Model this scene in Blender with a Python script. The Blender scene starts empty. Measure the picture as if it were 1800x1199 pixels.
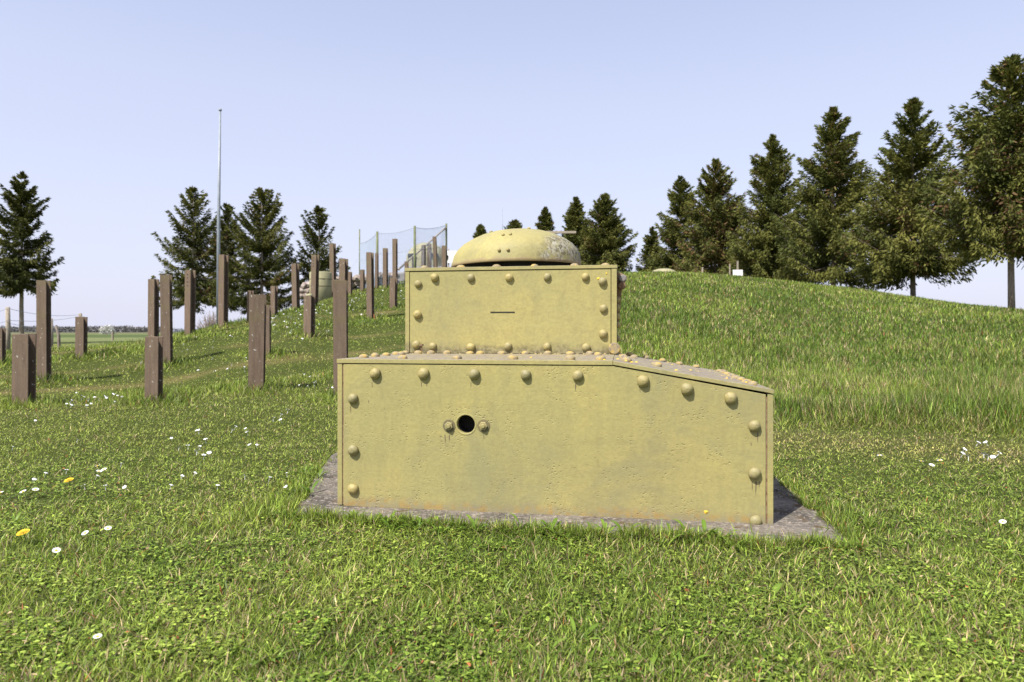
import bpy, bmesh, math, random
import numpy as np
from mathutils import Vector, Matrix

C = bpy.context.scene.collection
R = math.radians
# ------------------------------------------------------------------ camera, sky, sun, exposure
EYE = 0.84
FPX = 1200.0                      # focal length in photograph pixels (1800 wide) = 24 mm on 36 mm
cd = bpy.data.cameras.new('camera'); cam = bpy.data.objects.new('camera', cd); C.objects.link(cam)
cam.location = (0, 0, EYE); cam.rotation_euler = (R(90), 0, 0)
cd.sensor_width = 36; cd.lens = 24; cd.shift_y = -16.5/1800
cd.clip_start = 0.05; cd.clip_end = 12000
cd.dof.use_dof = True; cd.dof.focus_distance = 3.2; cd.dof.aperture_fstop = 4.8
bpy.context.scene.camera = cam

SUN_EL, SUN_AZ = 54.0, 40.0       # azimuth: degrees from "behind the camera" towards the left
w = bpy.data.worlds.new('World'); bpy.context.scene.world = w; w.use_nodes = True
nt = w.node_tree; bg = nt.nodes['Background']
sky = nt.nodes.new('ShaderNodeTexSky'); sky.sky_type = 'NISHITA'; sky.sun_disc = False
sky.sun_elevation = R(SUN_EL); sky.sun_rotation = R(180+SUN_AZ)
sky.air_density = 1.0; sky.dust_density = 1.6; sky.ozone_density = 3.0; sky.altitude = 100
wb = nt.nodes.new('ShaderNodeMix'); wb.data_type = 'RGBA'; wb.blend_type = 'MULTIPLY'
wb.inputs['Factor'].default_value = 1.0; wb.inputs[7].default_value = (1.10, .99, 1.0, 1)
nt.links.new(sky.outputs[0], wb.inputs[6]); 
# pale spring haze in the air, thickest towards the horizon
tcw = nt.nodes.new('ShaderNodeTexCoord'); sxw = nt.nodes.new('ShaderNodeSeparateXYZ'); nt.links.new(tcw.outputs['Generated'], sxw.inputs[0])
hr = nt.nodes.new('ShaderNodeValToRGB'); hr.color_ramp.interpolation = 'EASE'; nt.links.new(sxw.outputs[2], hr.inputs[0])
for k_, (p_, v_) in enumerate(((0.0, .93), (.13, .80), (.27, .68), (.45, .50), (1.0, .12))):
    e_ = hr.color_ramp.elements[k_] if k_ < 1 else (hr.color_ramp.elements[1] if k_ == 1 else hr.color_ramp.elements.new(p_))
    e_.position = p_; e_.color = (v_, v_, v_, 1)
hz = nt.nodes.new('ShaderNodeMix'); hz.data_type = 'RGBA'; hz.inputs[7].default_value = (3.30, 3.38, 4.1, 1)
nt.links.new(hr.outputs[0], hz.inputs['Factor']); nt.links.new(wb.outputs[2], hz.inputs[6]); nt.links.new(hz.outputs[2], bg.inputs['Color'])
bg.inputs['Strength'].default_value = 0.15
ld = bpy.data.lights.new('sun', 'SUN'); ld.energy = 4.8; ld.angle = R(0.53); ld.color = (1.0, 0.955, 0.87)
sun = bpy.data.objects.new('sun', ld); C.objects.link(sun)
sdir = Vector((-math.sin(R(SUN_AZ))*math.cos(R(SUN_EL)), -math.cos(R(SUN_AZ))*math.cos(R(SUN_EL)), math.sin(R(SUN_EL))))
sun.rotation_euler = sdir.to_track_quat('Z', 'Y').to_euler(); sun.location = (-6, -6, 12)
vs = bpy.context.scene.view_settings
vs.view_transform = 'Standard'; vs.look = 'None'; vs.gamma = 1; vs.exposure = 0.66; vs.use_curve_mapping = False
bpy.context.scene.cycles.max_bounces = 6; bpy.context.scene.cycles.transparent_max_bounces = 8

rng = np.random.default_rng(7); random.seed(7)
# ------------------------------------------------------------------ helpers
def smooth(t): t = np.clip(t, 0, 1); return t*t*(3-2*t)
def _h(ix, iy, s):
    n = (ix.astype(np.int64)*374761393 + iy.astype(np.int64)*668265263 + s*974711) & 0xffffffff
    n = ((n ^ (n >> 13))*1274126177) & 0xffffffff
    return ((n ^ (n >> 16)) & 0xffff)/65535.0
def vnoise(x, y, s=0):
    x = np.asarray(x, float); y = np.asarray(y, float)
    ix = np.floor(x).astype(np.int64); iy = np.floor(y).astype(np.int64); fx = smooth(x-ix); fy = smooth(y-iy)
    a = _h(ix, iy, s); b = _h(ix+1, iy, s); c = _h(ix, iy+1, s); d = _h(ix+1, iy+1, s)
    return (a*(1-fx)+b*fx)*(1-fy)+(c*(1-fx)+d*fx)*fy
def fnoise(x, y, s=0): return (vnoise(x, y, s)+.5*vnoise(x*2.1, y*2.1, s+1)+.25*vnoise(x*4.3, y*4.3, s+2))/1.75

def tag(o, label=None, cat=None, group=None, kind=None):
    if label: o['label'] = label
    if cat: o['category'] = cat
    if group: o['group'] = group
    if kind: o['kind'] = kind
    return o
def thing(name, label, cat, loc=(0, 0, 0), rotz=0.0, group=None):
    o = bpy.data.objects.new(name, None); C.objects.link(o); o.empty_display_size = .2
    o.location = loc; o.rotation_euler = (0, 0, rotz); return tag(o, label, cat, group)
class MB:
    def __init__(s): s.v = []; s.f = []; s.sm = False
    def add(s, vs, fs):
        k = len(s.v); s.v += [tuple(p) for p in vs]; s.f += [tuple(i+k for i in f) for f in fs]; return s
    def box(s, a, b):
        (x0, y0, z0), (x1, y1, z1) = a, b
        return s.add([(x0,y0,z0),(x1,y0,z0),(x1,y1,z0),(x0,y1,z0),(x0,y0,z1),(x1,y0,z1),(x1,y1,z1),(x0,y1,z1)],
                     [(0,3,2,1),(4,5,6,7),(0,1,5,4),(1,2,6,5),(2,3,7,6),(3,0,4,7)])
    def prism(s, poly, y0, y1):          # poly: list of (x,z) counter-clockwise seen from -Y
        n = len(poly)
        v = [(x, y0, z) for x, z in poly]+[(x, y1, z) for x, z in poly]
        return s.add(v, [tuple(range(n)), tuple(range(2*n-1, n-1, -1))]+[(i, i+n, (i+1) % n+n, (i+1) % n) for i in range(n)])
    def slab(s, poly, z0, z1):           # poly: list of (x,y) ccw from above
        n = len(poly)
        v = [(x, y, z1) for x, y in poly]+[(x, y, z0) for x, y in poly]
        return s.add(v, [tuple(range(n)), tuple(range(2*n-1, n-1, -1))]+[(i, i+n, (i+1) % n+n, (i+1) % n) for i in range(n)])
    def tube(s, pts, rad, n=8, cap=True):
        pts = [Vector(p) for p in pts]; m = len(pts)
        if not hasattr(rad, '__len__'): rad = [rad]*m
        vs = []
        for i, p in enumerate(pts):
            d = (pts[min(i+1, m-1)]-pts[max(i-1, 0)]).normalized()
            a = d.orthogonal().normalized() if i == 0 else (a-d*a.dot(d)).normalized()
            b = d.cross(a)
            vs += [p+(a*math.cos(2*math.pi*k/n)+b*math.sin(2*math.pi*k/n))*rad[i] for k in range(n)]
        fs = [(i*n+k, i*n+(k+1) % n, (i+1)*n+(k+1) % n, (i+1)*n+k) for i in range(m-1) for k in range(n)]
        if cap: fs += [tuple(range(n-1, -1, -1)), tuple((m-1)*n+k for k in range(n))]
        return s.add(vs, fs)
    def lathe(s, prof, n=32, shear=0.0, c=(0, 0, 0)):   # prof: list (r,z) bottom to top
        vs = []; fs = []; m = len(prof)
        for r, z in prof:
            vs += [(c[0]+r*math.cos(2*math.pi*k/n)+shear*z, c[1]+r*math.sin(2*math.pi*k/n), c[2]+z) for k in range(n)]
        fs = [(i*n+k, i*n+(k+1) % n, (i+1)*n+(k+1) % n, (i+1)*n+k) for i in range(m-1) for k in range(n)]
        fs += [tuple(range(n-1, -1, -1)), tuple((m-1)*n+k for k in range(n))]
        return s.add(vs, fs)
    def mesh(s, name):
        me = bpy.data.meshes.new(name); me.from_pydata(s.v, [], s.f); me.update(); return me
    def build(s, name, mat, parent=None, smooth_=False, bevel=0, loc=None):
        me = s.mesh(name); me.materials.append(mat)
        o = bpy.data.objects.new(name, me); C.objects.link(o)
        if parent: o.parent = parent
        if loc: o.location = loc
        if smooth_:
            me.polygons.foreach_set('use_smooth', [True]*len(me.polygons))
        if bevel:
            b = o.modifiers.new('bevel', 'BEVEL'); b.width = bevel; b.segments = 2; b.limit_method = 'ANGLE'
        return o
def link_copy(src, parent, loc, rot=None, scale=None):
    o = src.copy(); C.objects.link(o); o.parent = parent; o.location = loc
    if rot is not None: o.rotation_euler = rot
    if scale is not None: o.scale = scale
    return o
def np_mesh(name, V, loops, starts, col=None, mat=None, smooth_=False):
    me = bpy.data.meshes.new(name); me.vertices.add(len(V)); me.vertices.foreach_set('co', np.ascontiguousarray(V, np.float32).ravel())
    me.loops.add(len(loops)); me.loops.foreach_set('vertex_index', np.ascontiguousarray(loops, np.int32))
    me.polygons.add(len(starts)); me.polygons.foreach_set('loop_start', np.ascontiguousarray(starts, np.int32))
    if smooth_: me.polygons.foreach_set('use_smooth', np.ones(len(starts), bool))
    me.update(calc_edges=True)
    if col is not None:
        at = me.color_attributes.new('col', 'FLOAT_COLOR', 'POINT')
        c4 = np.ones((len(V), 4), np.float32); c4[:, :3] = col; at.data.foreach_set('color', c4.ravel())
    if mat: me.materials.append(mat)
    return me
def link(name, me, parent=None):
    o = bpy.data.objects.new(name, me); C.objects.link(o)
    if parent: o.parent = parent
    return o

# ------------------------------------------------------------------ materials
class Mat:
    def __init__(s, name, rough=.8):
        s.m = bpy.data.materials.new(name); s.m.use_nodes = True; s.t = s.m.node_tree
        s.p = s.t.nodes['Principled BSDF']; s.p.inputs['Roughness'].default_value = rough
        s.tc = s.t.nodes.new('ShaderNodeTexCoord')
    def n(s, t, **kw):
        nd = s.t.nodes.new(t)
        for k, v in kw.items():
            if k.startswith('i_'): nd.inputs[k[2:]].default_value = v
            else: setattr(nd, k, v)
        return nd
    def l(s, a, b): s.t.links.new(a, b)
    def coords(s, scale=(1, 1, 1), space='Object'):
        mp = s.n('ShaderNodeMapping'); mp.inputs['Scale'].default_value = scale; s.l(s.tc.outputs[space], mp.inputs[0]); return mp.outputs[0]
    def noise(s, scale, detail=4, rough=.55, vec=None, dist=0):
        nd = s.n('ShaderNodeTexNoise'); nd.inputs['Scale'].default_value = scale; nd.inputs['Detail'].default_value = detail
        nd.inputs['Roughness'].default_value = rough; nd.inputs['Distortion'].default_value = dist
        s.l(vec or s.tc.outputs['Object'], nd.inputs['Vector']); return nd.outputs['Fac']
    def ramp(s, fac, a, b, c0=(0, 0, 0, 1), c1=(1, 1, 1, 1)):
        nd = s.n('ShaderNodeValToRGB'); e = nd.color_ramp.elements; e[0].position = a; e[1].position = b; e[0].color = c0; e[1].color = c1
        s.l(fac, nd.inputs[0]); return nd.outputs[0]
    def mix(s, fac, a, b, mode='MIX'):
        nd = s.n('ShaderNodeMix', data_type='RGBA', blend_type=mode)
        for i, v in ((0, fac), (6, a), (7, b)):
            if hasattr(v, 'links'): s.l(v, nd.inputs[i])
            else: nd.inputs[i].default_value = v if i == 0 else (tuple(v)+(1,))[:4]
        return nd.outputs[2]
    def math(s, op, a, b=0.0, clamp=False):
        nd = s.n('ShaderNodeMath', operation=op, use_clamp=clamp)
        for i, v in ((0, a), (1, b)):
            if hasattr(v, 'links'): s.l(v, nd.inputs[i])
            else: nd.inputs[i].default_value = v
        return nd.outputs[0]
    def xyz(s, space='Object'):
        nd = s.n('ShaderNodeSeparateXYZ'); s.l(s.tc.outputs[space], nd.inputs[0]); return nd.outputs
    def bump(s, h, strength=.4, dist=.01, prev=None):
        nd = s.n('ShaderNodeBump'); nd.inputs['Strength'].default_value = strength; nd.inputs['Distance'].default_value = dist
        s.l(h, nd.inputs['Height'])
        if prev: s.l(prev, nd.inputs['Normal'])
        return nd.outputs[0]
    def out(s, col=None, bump=None, rough=None):
        if col is not None:
            if hasattr(col, 'links'): s.l(col, s.p.inputs['Base Color'])
            else: s.p.inputs['Base Color'].default_value = tuple(col)+(1,)
        if bump is not None: s.l(bump, s.p.inputs['Normal'])
        return s.m

PAINT = (.50, .435, .19)
def paint(name, kind):
    """old sand coloured armour paint: brushed relief, pits, faint streaks, lichen where this plate has it"""
    M = Mat(name, .62); M.p.inputs['Specular IOR Level'].default_value = .3
    big = M.noise(2.2, 5, .6)
    streak = M.noise(3.0, 5, .65, M.coords((5, 5, .9)))
    fine = M.noise(60, 3, .6)
    col = M.mix(M.ramp(big, .3, .72), (.385, .330, .118), (.280, .266, .116))
    col = M.mix(M.math('MULTIPLY', M.ramp(streak, .45, .8), .35), col, (.20, .18, .085))
    col = M.mix(M.math('MULTIPLY', M.ramp(M.noise(1.1, 3), .5, .75), .45), col, (.37, .295, .105))
    col = M.mix(M.math('MULTIPLY', M.ramp(M.noise(11, 6, .75), .52, .75), .4), col, (.19, .165, .075)); col = M.mix(M.math('MULTIPLY', M.ramp(fine, .35, .75), .35), col, (.18, .15, .065))
    # small chips and dark specks
    vo = M.n('ShaderNodeTexVoronoi'); vo.inputs['Scale'].default_value = 17; M.l(M.tc.outputs['Object'], vo.inputs['Vector'])
    chip = M.ramp(vo.outputs['Distance'], .035, .06, (1, 1, 1, 1), (0, 0, 0, 1))
    chip = M.math('MULTIPLY', chip, M.ramp(M.noise(4.5, 2), .52, .6))
    col = M.mix(M.math('MULTIPLY', chip, .7), col, (.16, .11, .06))
    sm_ = M.math('MULTIPLY', M.ramp(M.noise(2.3, 7, .72, dist=.8), .50, .74), .62); col = M.mix(sm_, col, (.20, .195, .11))
    X = M.xyz()
    if kind == 'lower':     # orange and grey lichen along the foot
        z = X[2]
        n1 = M.noise(9, 6, .7)
        m = M.math('SUBTRACT', M.math('MULTIPLY', n1, .105), M.math('MULTIPLY', z, 1.0))
        m1 = M.ramp(m, .0, .035)
        col = M.mix(M.math('MULTIPLY', m1, .55), col, M.mix(M.ramp(M.noise(26, 3), .45, .6), (.26, .22, .14), (.36, .20, .05)))
        m2 = M.math('MULTIPLY', M.ramp(m, .03, .07), M.ramp(M.noise(70, 2), .5, .6))
        col = M.mix(M.math('MULTIPLY', m2, .4), col, (.35, .33, .28)); col = M.mix(M.math('MULTIPLY', M.ramp(M.math('SUBTRACT', M.math('MULTIPLY', M.noise(14, 5, .7), .16), z), .02, .12), .45), col, (.15, .135, .09))
    if kind == 'upper':     # black and grey lichen where the upper box meets the lower roof
        z = X[2]; n1 = M.noise(14, 6, .7)
        m = M.math('SUBTRACT', M.math('MULTIPLY', n1, .12), M.math('SUBTRACT', z, .715))
        m1 = M.math('MULTIPLY', M.ramp(m, .0, .05), .75)
        col = M.mix(m1, col, M.mix(M.ramp(M.noise(45, 3), .45, .6), (.085, .07, .045), (.22, .19, .11)))
    if kind == 'roof':
        gn = M.n('ShaderNodeNewGeometry'); sg_ = M.n('ShaderNodeSeparateXYZ'); M.l(gn.outputs['Normal'], sg_.inputs[0]); base = col
        n1 = M.noise(7, 7, .7); col = M.mix(M.ramp(n1, .34, .54), col, (.24, .20, .155))
        col = M.mix(M.math('MULTIPLY', M.ramp(M.noise(38, 4, .7), .5, .62), .8), col, (.10, .085, .075))
        col = M.mix(M.ramp(M.noise(30, 5, .7), .6, .68), col, (.36, .33, .28))
    if kind == 'roof': col = M.mix(M.math('ADD', M.math('MULTIPLY', M.ramp(sg_.outputs[2], .3, .8), .85), .12, True), base, col)
    if kind == 'dome':
        gx = M.math('ADD', M.math('MULTIPLY', X[0], 1.5), M.math('MULTIPLY', X[2], -.9))
        m = M.math('ADD', gx, M.math('MULTIPLY', M.noise(5, 6, .7), .55))
        m1 = M.ramp(m, .46, .62)
        li = M.mix(M.ramp(M.noise(30, 6, .8, dist=1.0), .50, .54), (.095, .08, .055), (.40, .38, .31))
        li = M.mix(M.math('MULTIPLY', M.ramp(M.noise(9, 3), .5, .62), .7), li, (.28, .23, .14))
        m1 = M.math('MULTIPLY', m1, M.math('MULTIPLY', M.ramp(M.noise(24, 4, .7), .36, .5), .85))
        col = M.mix(m1, col, li)
        rim = M.math('SUBTRACT', M.math('MULTIPLY', M.noise(20, 5, .7), .06), X[2])
        col = M.mix(M.math('MULTIPLY', M.ramp(rim, .0, .02), .7), col, (.24, .17, .10))
    h1 = M.noise(1.0, 5, .6, M.coords((9, 9, 26)))
    b = M.bump(h1, .22, .006)
    pits = M.n('ShaderNodeTexVoronoi'); pits.inputs['Scale'].default_value = 1.0; pv = M.n('ShaderNodeVectorMath', operation='ADD'); M.l(M.coords((62, 62, 80)), pv.inputs[0]); nn = M.n('ShaderNodeTexNoise'); nn.inputs['Scale'].default_value = 35; M.l(M.tc.outputs['Object'], nn.inputs['Vector']); M.l(nn.outputs['Color'], pv.inputs[1]); M.l(pv.outputs[0], pits.inputs['Vector'])
    pit = M.math('MULTIPLY', M.ramp(pits.outputs['Distance'], .12, .34, (0, 0, 0, 1), (1, 1, 1, 1)), 1.0)
    gate = M.ramp(M.noise(8, 5, .75), .50, .64)
    pith = M.math('SUBTRACT', 1.0, M.math('MULTIPLY', M.math('SUBTRACT', 1.0, pit), gate))
    b = M.bump(pith, .60 if kind == 'lower' else .12, .004, b)
    if kind == 'lower': col = M.mix(M.math('MULTIPLY', M.math('SUBTRACT', 1.0, pith), .18), col, (.10, .085, .045))
    b = M.bump(M.noise(90, 4, .7), .3, .002, b); b = M.bump(M.noise(30, 4, .6), .2, .004, b)
    return M.out(col, b)
m_lower = paint('old_paint_lower', 'lower'); m_upper = paint('old_paint_upper', 'upper')
m_roof = paint('old_paint_weathered_roof', 'roof'); m_dome = paint('old_paint_dome', 'dome')
def rivet_mat():
    M = Mat('rivet_paint', .6); n = M.noise(22, 4, .65)
    g = M.n('ShaderNodeNewGeometry'); sx = M.n('ShaderNodeSeparateXYZ'); M.l(g.outputs['Position'], sx.inputs[0])
    pn = M.n('ShaderNodeTexNoise'); pn.inputs['Scale'].default_value = 5; M.l(g.outputs['Position'], pn.inputs['Vector'])
    col = M.mix(M.ramp(pn.outputs[0], .4, .6), (.33, .27, .095), (.235, .21, .095))
    pf = M.n('ShaderNodeTexNoise'); pf.inputs['Scale'].default_value = 60; pf.inputs['Detail'].default_value = 4; M.l(g.outputs['Position'], pf.inputs['Vector'])
    col = M.mix(M.math('MULTIPLY', M.ramp(pf.outputs[0], .52, .66), .6), col, (.23, .18, .10))
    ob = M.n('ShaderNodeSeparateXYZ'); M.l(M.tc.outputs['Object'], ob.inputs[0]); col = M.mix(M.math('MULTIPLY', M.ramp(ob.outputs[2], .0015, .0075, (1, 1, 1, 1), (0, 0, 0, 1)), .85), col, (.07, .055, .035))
    return M.out(col, M.bump(pf.outputs[0], .4, .004))
m_rivet = rivet_mat()
def lichen_rivet():
    M = Mat('lichen_rivet', .8); g = M.n('ShaderNodeNewGeometry')
    pf = M.n('ShaderNodeTexNoise'); pf.inputs['Scale'].default_value = 45; pf.inputs['Detail'].default_value = 5; M.l(g.outputs['Position'], pf.inputs['Vector'])
    col = M.mix(M.ramp(pf.outputs[0], .40, .52), (.38, .27, .08), (.26, .21, .12))
    col = M.mix(M.ramp(pf.outputs[0], .60, .68), col, (.15, .12, .10))
    return M.out(col, M.bump(pf.outputs[0], .5, .004))
m_lrivet = lichen_rivet()
def simple(name, a, b, scale=8, rough=.8, bs=.3, lo=.35, hi=.65, vec=None, metal=0):
    M = Mat(name, rough); n = M.noise(scale, 6, .65, M.coords(vec) if vec else None)
    M.p.inputs['Metallic'].default_value = metal
    return M.out(M.mix(M.ramp(n, lo, hi), a, b), M.bump(n, bs, .01))
m_seam = simple('rusty_seam', (.12, .055, .03), (.28, .20, .11), 40)
m_black = simple('dark_interior', (.012, .011, .010), (.02, .018, .015), 10)  # near-black colour stands in for shade in openings and under the dome
m_dark = simple('dark_stain', (.08, .062, .036), (.15, .12, .07), 50)
m_yellow = simple('yellow_lichen', (.75, .50, .03), (.60, .40, .05), 90)
m_wood = simple('weathered_wood', (.22, .18, .13), (.36, .31, .24), 6, vec=(6, 6, .8))
m_pole = simple('galvanised_pole', (.20, .225, .26), (.28, .31, .36), 3, rough=.45)
m_beige = simple('cupola_beige_paint', (.34, .31, .17), (.24, .23, .13), 3)
m_white = simple('white_board', (.80, .80, .78), (.72, .72, .70), 3)
m_fpost = simple('green_fence_post', (.10, .12, .05), (.16, .17, .08), 5)
m_wire = simple('galvanised_wire', (.30, .32, .35), (.40, .43, .47), 5)
m_net = simple('blue_grey_net', (.30, .37, .47), (.38, .45, .55), 5)
m_grey = simple('old_grey_concrete', (.15, .14, .135), (.27, .25, .23), 2.5, bs=.8)
m_stone = simple('brown_rubble_stone', (.17, .125, .10), (.36, .31, .27), 5, bs=.8)
def rust_mat():
    M = Mat('rusty_rail_steel', .85)
    n = M.noise(3.5, 6, .7, M.coords((6, 6, .9))); f = M.noise(55, 4, .7)
    col = M.mix(M.ramp(n, .32, .68), (.100, .066, .043), (.165, .115, .077))
    col = M.mix(M.math('MULTIPLY', M.ramp(M.noise(2.4, 4, .6), .5, .68), .55), col, (.135, .120, .042))
    col = M.mix(M.math('MULTIPLY', M.ramp(f, .5, .7), .5), col, (.20, .155, .12))
    col = M.mix(M.ramp(M.noise(28, 2), .70, .73), col, (.48, .47, .42))
    return M.out(col, M.bump(f, .5, .004))
m_rust = rust_mat()
def slab_mat():
    M = Mat('weathered_concrete', .92)
    n = M.noise(4, 6, .7); f = M.noise(38, 5, .75)
    col = M.mix(M.ramp(n, .35, .62), (.18, .155, .125), (.06, .052, .042))
    vo = M.n('ShaderNodeTexVoronoi'); vo.inputs['Scale'].default_value = 55; M.l(M.tc.outputs['Object'], vo.inputs['Vector'])
    col = M.mix(M.ramp(f, .5, .63), col, (.29, .25, .205))
    col = M.mix(M.math('MULTIPLY', M.ramp(vo.outputs['Distance'], .05, .2, (1, 1, 1, 1), (0, 0, 0, 1)), .6), col, (.07, .06, .055))
    col = M.mix(M.ramp(M.noise(9, 5, .7), .58, .64), col, (.085, .052, .018)); col = M.mix(M.ramp(M.noise(14, 5, .75), .62, .68), col, (.040, .034, .026))
    return M.out(col, M.bump(f, .9, .01, M.bump(vo.outputs['Distance'], .5, .006)))
m_slab = slab_mat()
def ground_mat():
    M = Mat('meadow_soil_and_turf', .95)
    at = M.n('ShaderNodeAttribute', attribute_name='col'); n = M.noise(3.0, 6, .7); f = M.noise(40, 4, .7)
    M.p.inputs['Specular IOR Level'].default_value = 0; col = M.mix(M.math('MULTIPLY', M.ramp(n, .45, .7), .30), at.outputs['Color'], (.10, .085, .04))
    col = M.mix(M.math('MULTIPLY', M.ramp(f, .4, .7), .35), col, (.05, .06, .02))
    return M.out(col, M.bump(f, .8, .02))
m_ground = ground_mat()
def leaf_mat(name, trans=.35, rough=.55, spec=.35):
    m = bpy.data.materials.new(name); m.use_nodes = True; t = m.node_tree
    p = t.nodes['Principled BSDF']; p.inputs['Roughness'].default_value = rough; p.inputs['Specular IOR Level'].default_value = spec
    at = t.nodes.new('ShaderNodeAttribute'); at.attribute_name = 'col'
    tr = t.nodes.new('ShaderNodeBsdfTranslucent'); mx = t.nodes.new('ShaderNodeMixShader'); mx.inputs[0].default_value = trans
    t.links.new(at.outputs['Color'], p.inputs['Base Color']); t.links.new(at.outputs['Color'], tr.inputs['Color'])
    t.links.new(p.outputs[0], mx.inputs[1]); t.links.new(tr.outputs[0], mx.inputs[2])
    t.links.new(mx.outputs[0], t.nodes['Material Output'].inputs['Surface']); return m
m_grass = leaf_mat('grass_blade', .34, .42, .20); m_needle = leaf_mat('spruce_needles', .2, .7, .15)
m_bark = simple('spruce_bark', (.16, .12, .09), (.30, .25, .20), 5, vec=(4, 4, 1))
m_shrub = simple('bare_twigs', (.22, .17, .14), (.32, .26, .23), 5)
m_petal = simple('white_petal', (.85, .85, .85), (.78, .78, .80), 40, rough=.5)
m_yc = simple('yellow_flower', (.85, .58, .02), (.75, .45, .02), 90)
m_stem = simple('flower_stem', (.10, .17, .03), (.14, .2, .05), 20)

# ------------------------------------------------------------------ terrain
_px = np.array([-400,   0, 150, 250, 300, 350, 391, 440, 485, 520, 560, 600, 640, 713, 800, 1084, 1150, 1200, 1300, 1400, 1500, 1605, 1700, 1800, 2000, 2200])
_s  = np.array([ -45, -42, -36, -24, -12,  -2,   7,  18,  29,  41,  52,  65,  74,  88,  95,   97,   98,   95,   89,   81,   69,   55,   45,   35,   20,  10.])
_yc = np.array([  12,  13,  14,14.5,  15,15.5,  17,  18,  20,  21,  24,  28,  32,  36,  38,   42,   43,   44,   46,   47,   46,   42,   38,   34,   30,  28.])
_y0 = np.array([   8,   8, 8.5,   9,   9,   9,   8,   8,   8,   8,   8, 7.5,   7,   7,   7,    6,  5.5,    5,  4.8,  4.6,  4.4,  4.3,  4.2,  4.1,  4.0,  4.])
_g = np.linspace(-400, 2200, 521); _k = np.hanning(15); _k /= _k.sum()
def _sm(a):
    q = np.interp(_g, _px, a); q = np.pad(q, 7, 'edge'); return np.convolve(q, _k, 'valid')
_S, _YC, _Y0 = _sm(_s), _sm(_yc), _sm(_y0)
_W = np.interp(_g, [-400, 640, 760, 2200], [.4, .4, 12, 60]); _L = np.interp(_g, [-400, 600, 800, 2200], [11, 11, 45, 60])
def hfun(x, y):
    x = np.asarray(x, float); y = np.asarray(y, float)
    px = 900+FPX*np.clip(x/np.maximum(y, .5), -1.08, 1.08)
    s = np.interp(px, _g, _S)/FPX; yc = np.interp(px, _g, _YC); y0 = np.interp(px, _g, _Y0)
    W = np.interp(px, _g, _W); L = np.interp(px, _g, _L)
    h = (EYE+s*yc)*smooth((y-y0)/(yc-y0))
    h = h*(1-smooth((y-yc-W)/L))
    near = smooth((y-3.5)/3)*(1-smooth((y-120)/80))
    return h + near*(.05*(fnoise(x*.9, y*.9, 3)-.5)+.10*(vnoise(x*.28, y*.28, 9)-.5)+.22*smooth((x-1)/4)*(vnoise(x*.22+3, y*.16, 19)-.5))+.012*(fnoise(x*4, y*4, 5)-.5)
def hit(px, py, y0=2.5, y1=70):
    Y = np.linspace(y0, y1, 6000); z = EYE+(583-py)/FPX*Y; hh = hfun((px-900)/FPX*Y, Y)
    k = np.nonzero(z <= hh)[0]
    return float(Y[k[0]]) if len(k) else None
def P(px, py, Y): return ((px-900)/FPX*Y, Y, EYE+(583-py)/FPX*Y)

def straw_amount(x, y):
    """bands of cut dry grass that run along the slope between the rows of rail posts"""
    s = .73*x-.68*y+.5*(fnoise(x*.5, y*.5, 21)-.5)
    left = smooth((-x-1.0)/1.5)*smooth((y-6)/2)*(1-smooth((y-22)/6))
    b = np.exp(-((s+10.9)/.26)**2)*.9+np.exp(-((s+12.6)/.2)**2)*.6+np.exp(-((s+15.7)/.25)**2)*.85+np.exp(-((s+8.1)/.3)**2)*.3
    u = x/np.maximum(y, .1)
    right = .5*np.exp(-((y-(5.6-.55*np.maximum(x-2, 0)))/.35)**2)*smooth((x-1.2)/.5)*(fnoise(x*2, y*2, 31))
    return np.clip(b*left*(.0+1.25*smooth((fnoise(x*1.1, y*1.1, 23)-.28)*3.2))+right, 0, 1)
def axis(lim, dense, step, growth=1.06):
    a = [0.0]; d = step
    while a[-1] < lim:
        if a[-1] > dense: d *= growth
        a.append(a[-1]+d)
    return np.array(a)
ax = axis(5000, 14, .16, 1.055); gx = np.concatenate([-ax[:0:-1], ax])
ay = axis(5000, 48, .16, 1.07); ayn = axis(400, 1, .5, 1.15); gy = np.concatenate([-ayn[:0:-1], ay])
GX, GY = np.meshgrid(gx, gy); GZ = hfun(GX, GY)
ny, nx = GX.shape; V = np.stack([GX.ravel(), GY.ravel(), GZ.ravel()], 1)
i, j = np.meshgrid(np.arange(nx-1), np.arange(ny-1)); a = (j*nx+i).ravel()
F = np.stack([a, a+1, a+nx+1, a+nx], 1)
gcol = np.zeros((len(V), 3)); gcol[:] = (.050, .066, .018)
st = straw_amount(V[:, 0], V[:, 1])[:, None]
st = st*.7; gcol = gcol*(1-st)+np.array([.17, .14, .06])*st
X_, Y_ = V[:, 0], V[:, 1]
def band(y0, y1, c):
    k = ((Y_ > y0) & (Y_ < y1)); gcol[k] = c
band(24, 60, (.14, .19, .055)) if False else None
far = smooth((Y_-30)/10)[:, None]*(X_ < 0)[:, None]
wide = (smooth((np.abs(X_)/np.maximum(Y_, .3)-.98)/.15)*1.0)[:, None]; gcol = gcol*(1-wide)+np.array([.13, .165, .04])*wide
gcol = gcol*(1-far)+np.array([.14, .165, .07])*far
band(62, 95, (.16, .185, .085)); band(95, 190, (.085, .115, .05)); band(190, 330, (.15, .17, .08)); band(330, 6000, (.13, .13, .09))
me = np_mesh('meadow', V, F.ravel(), np.arange(len(F))*4, gcol, m_ground, True)
g = link('ground', me); tag(g, kind='structure')

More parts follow.
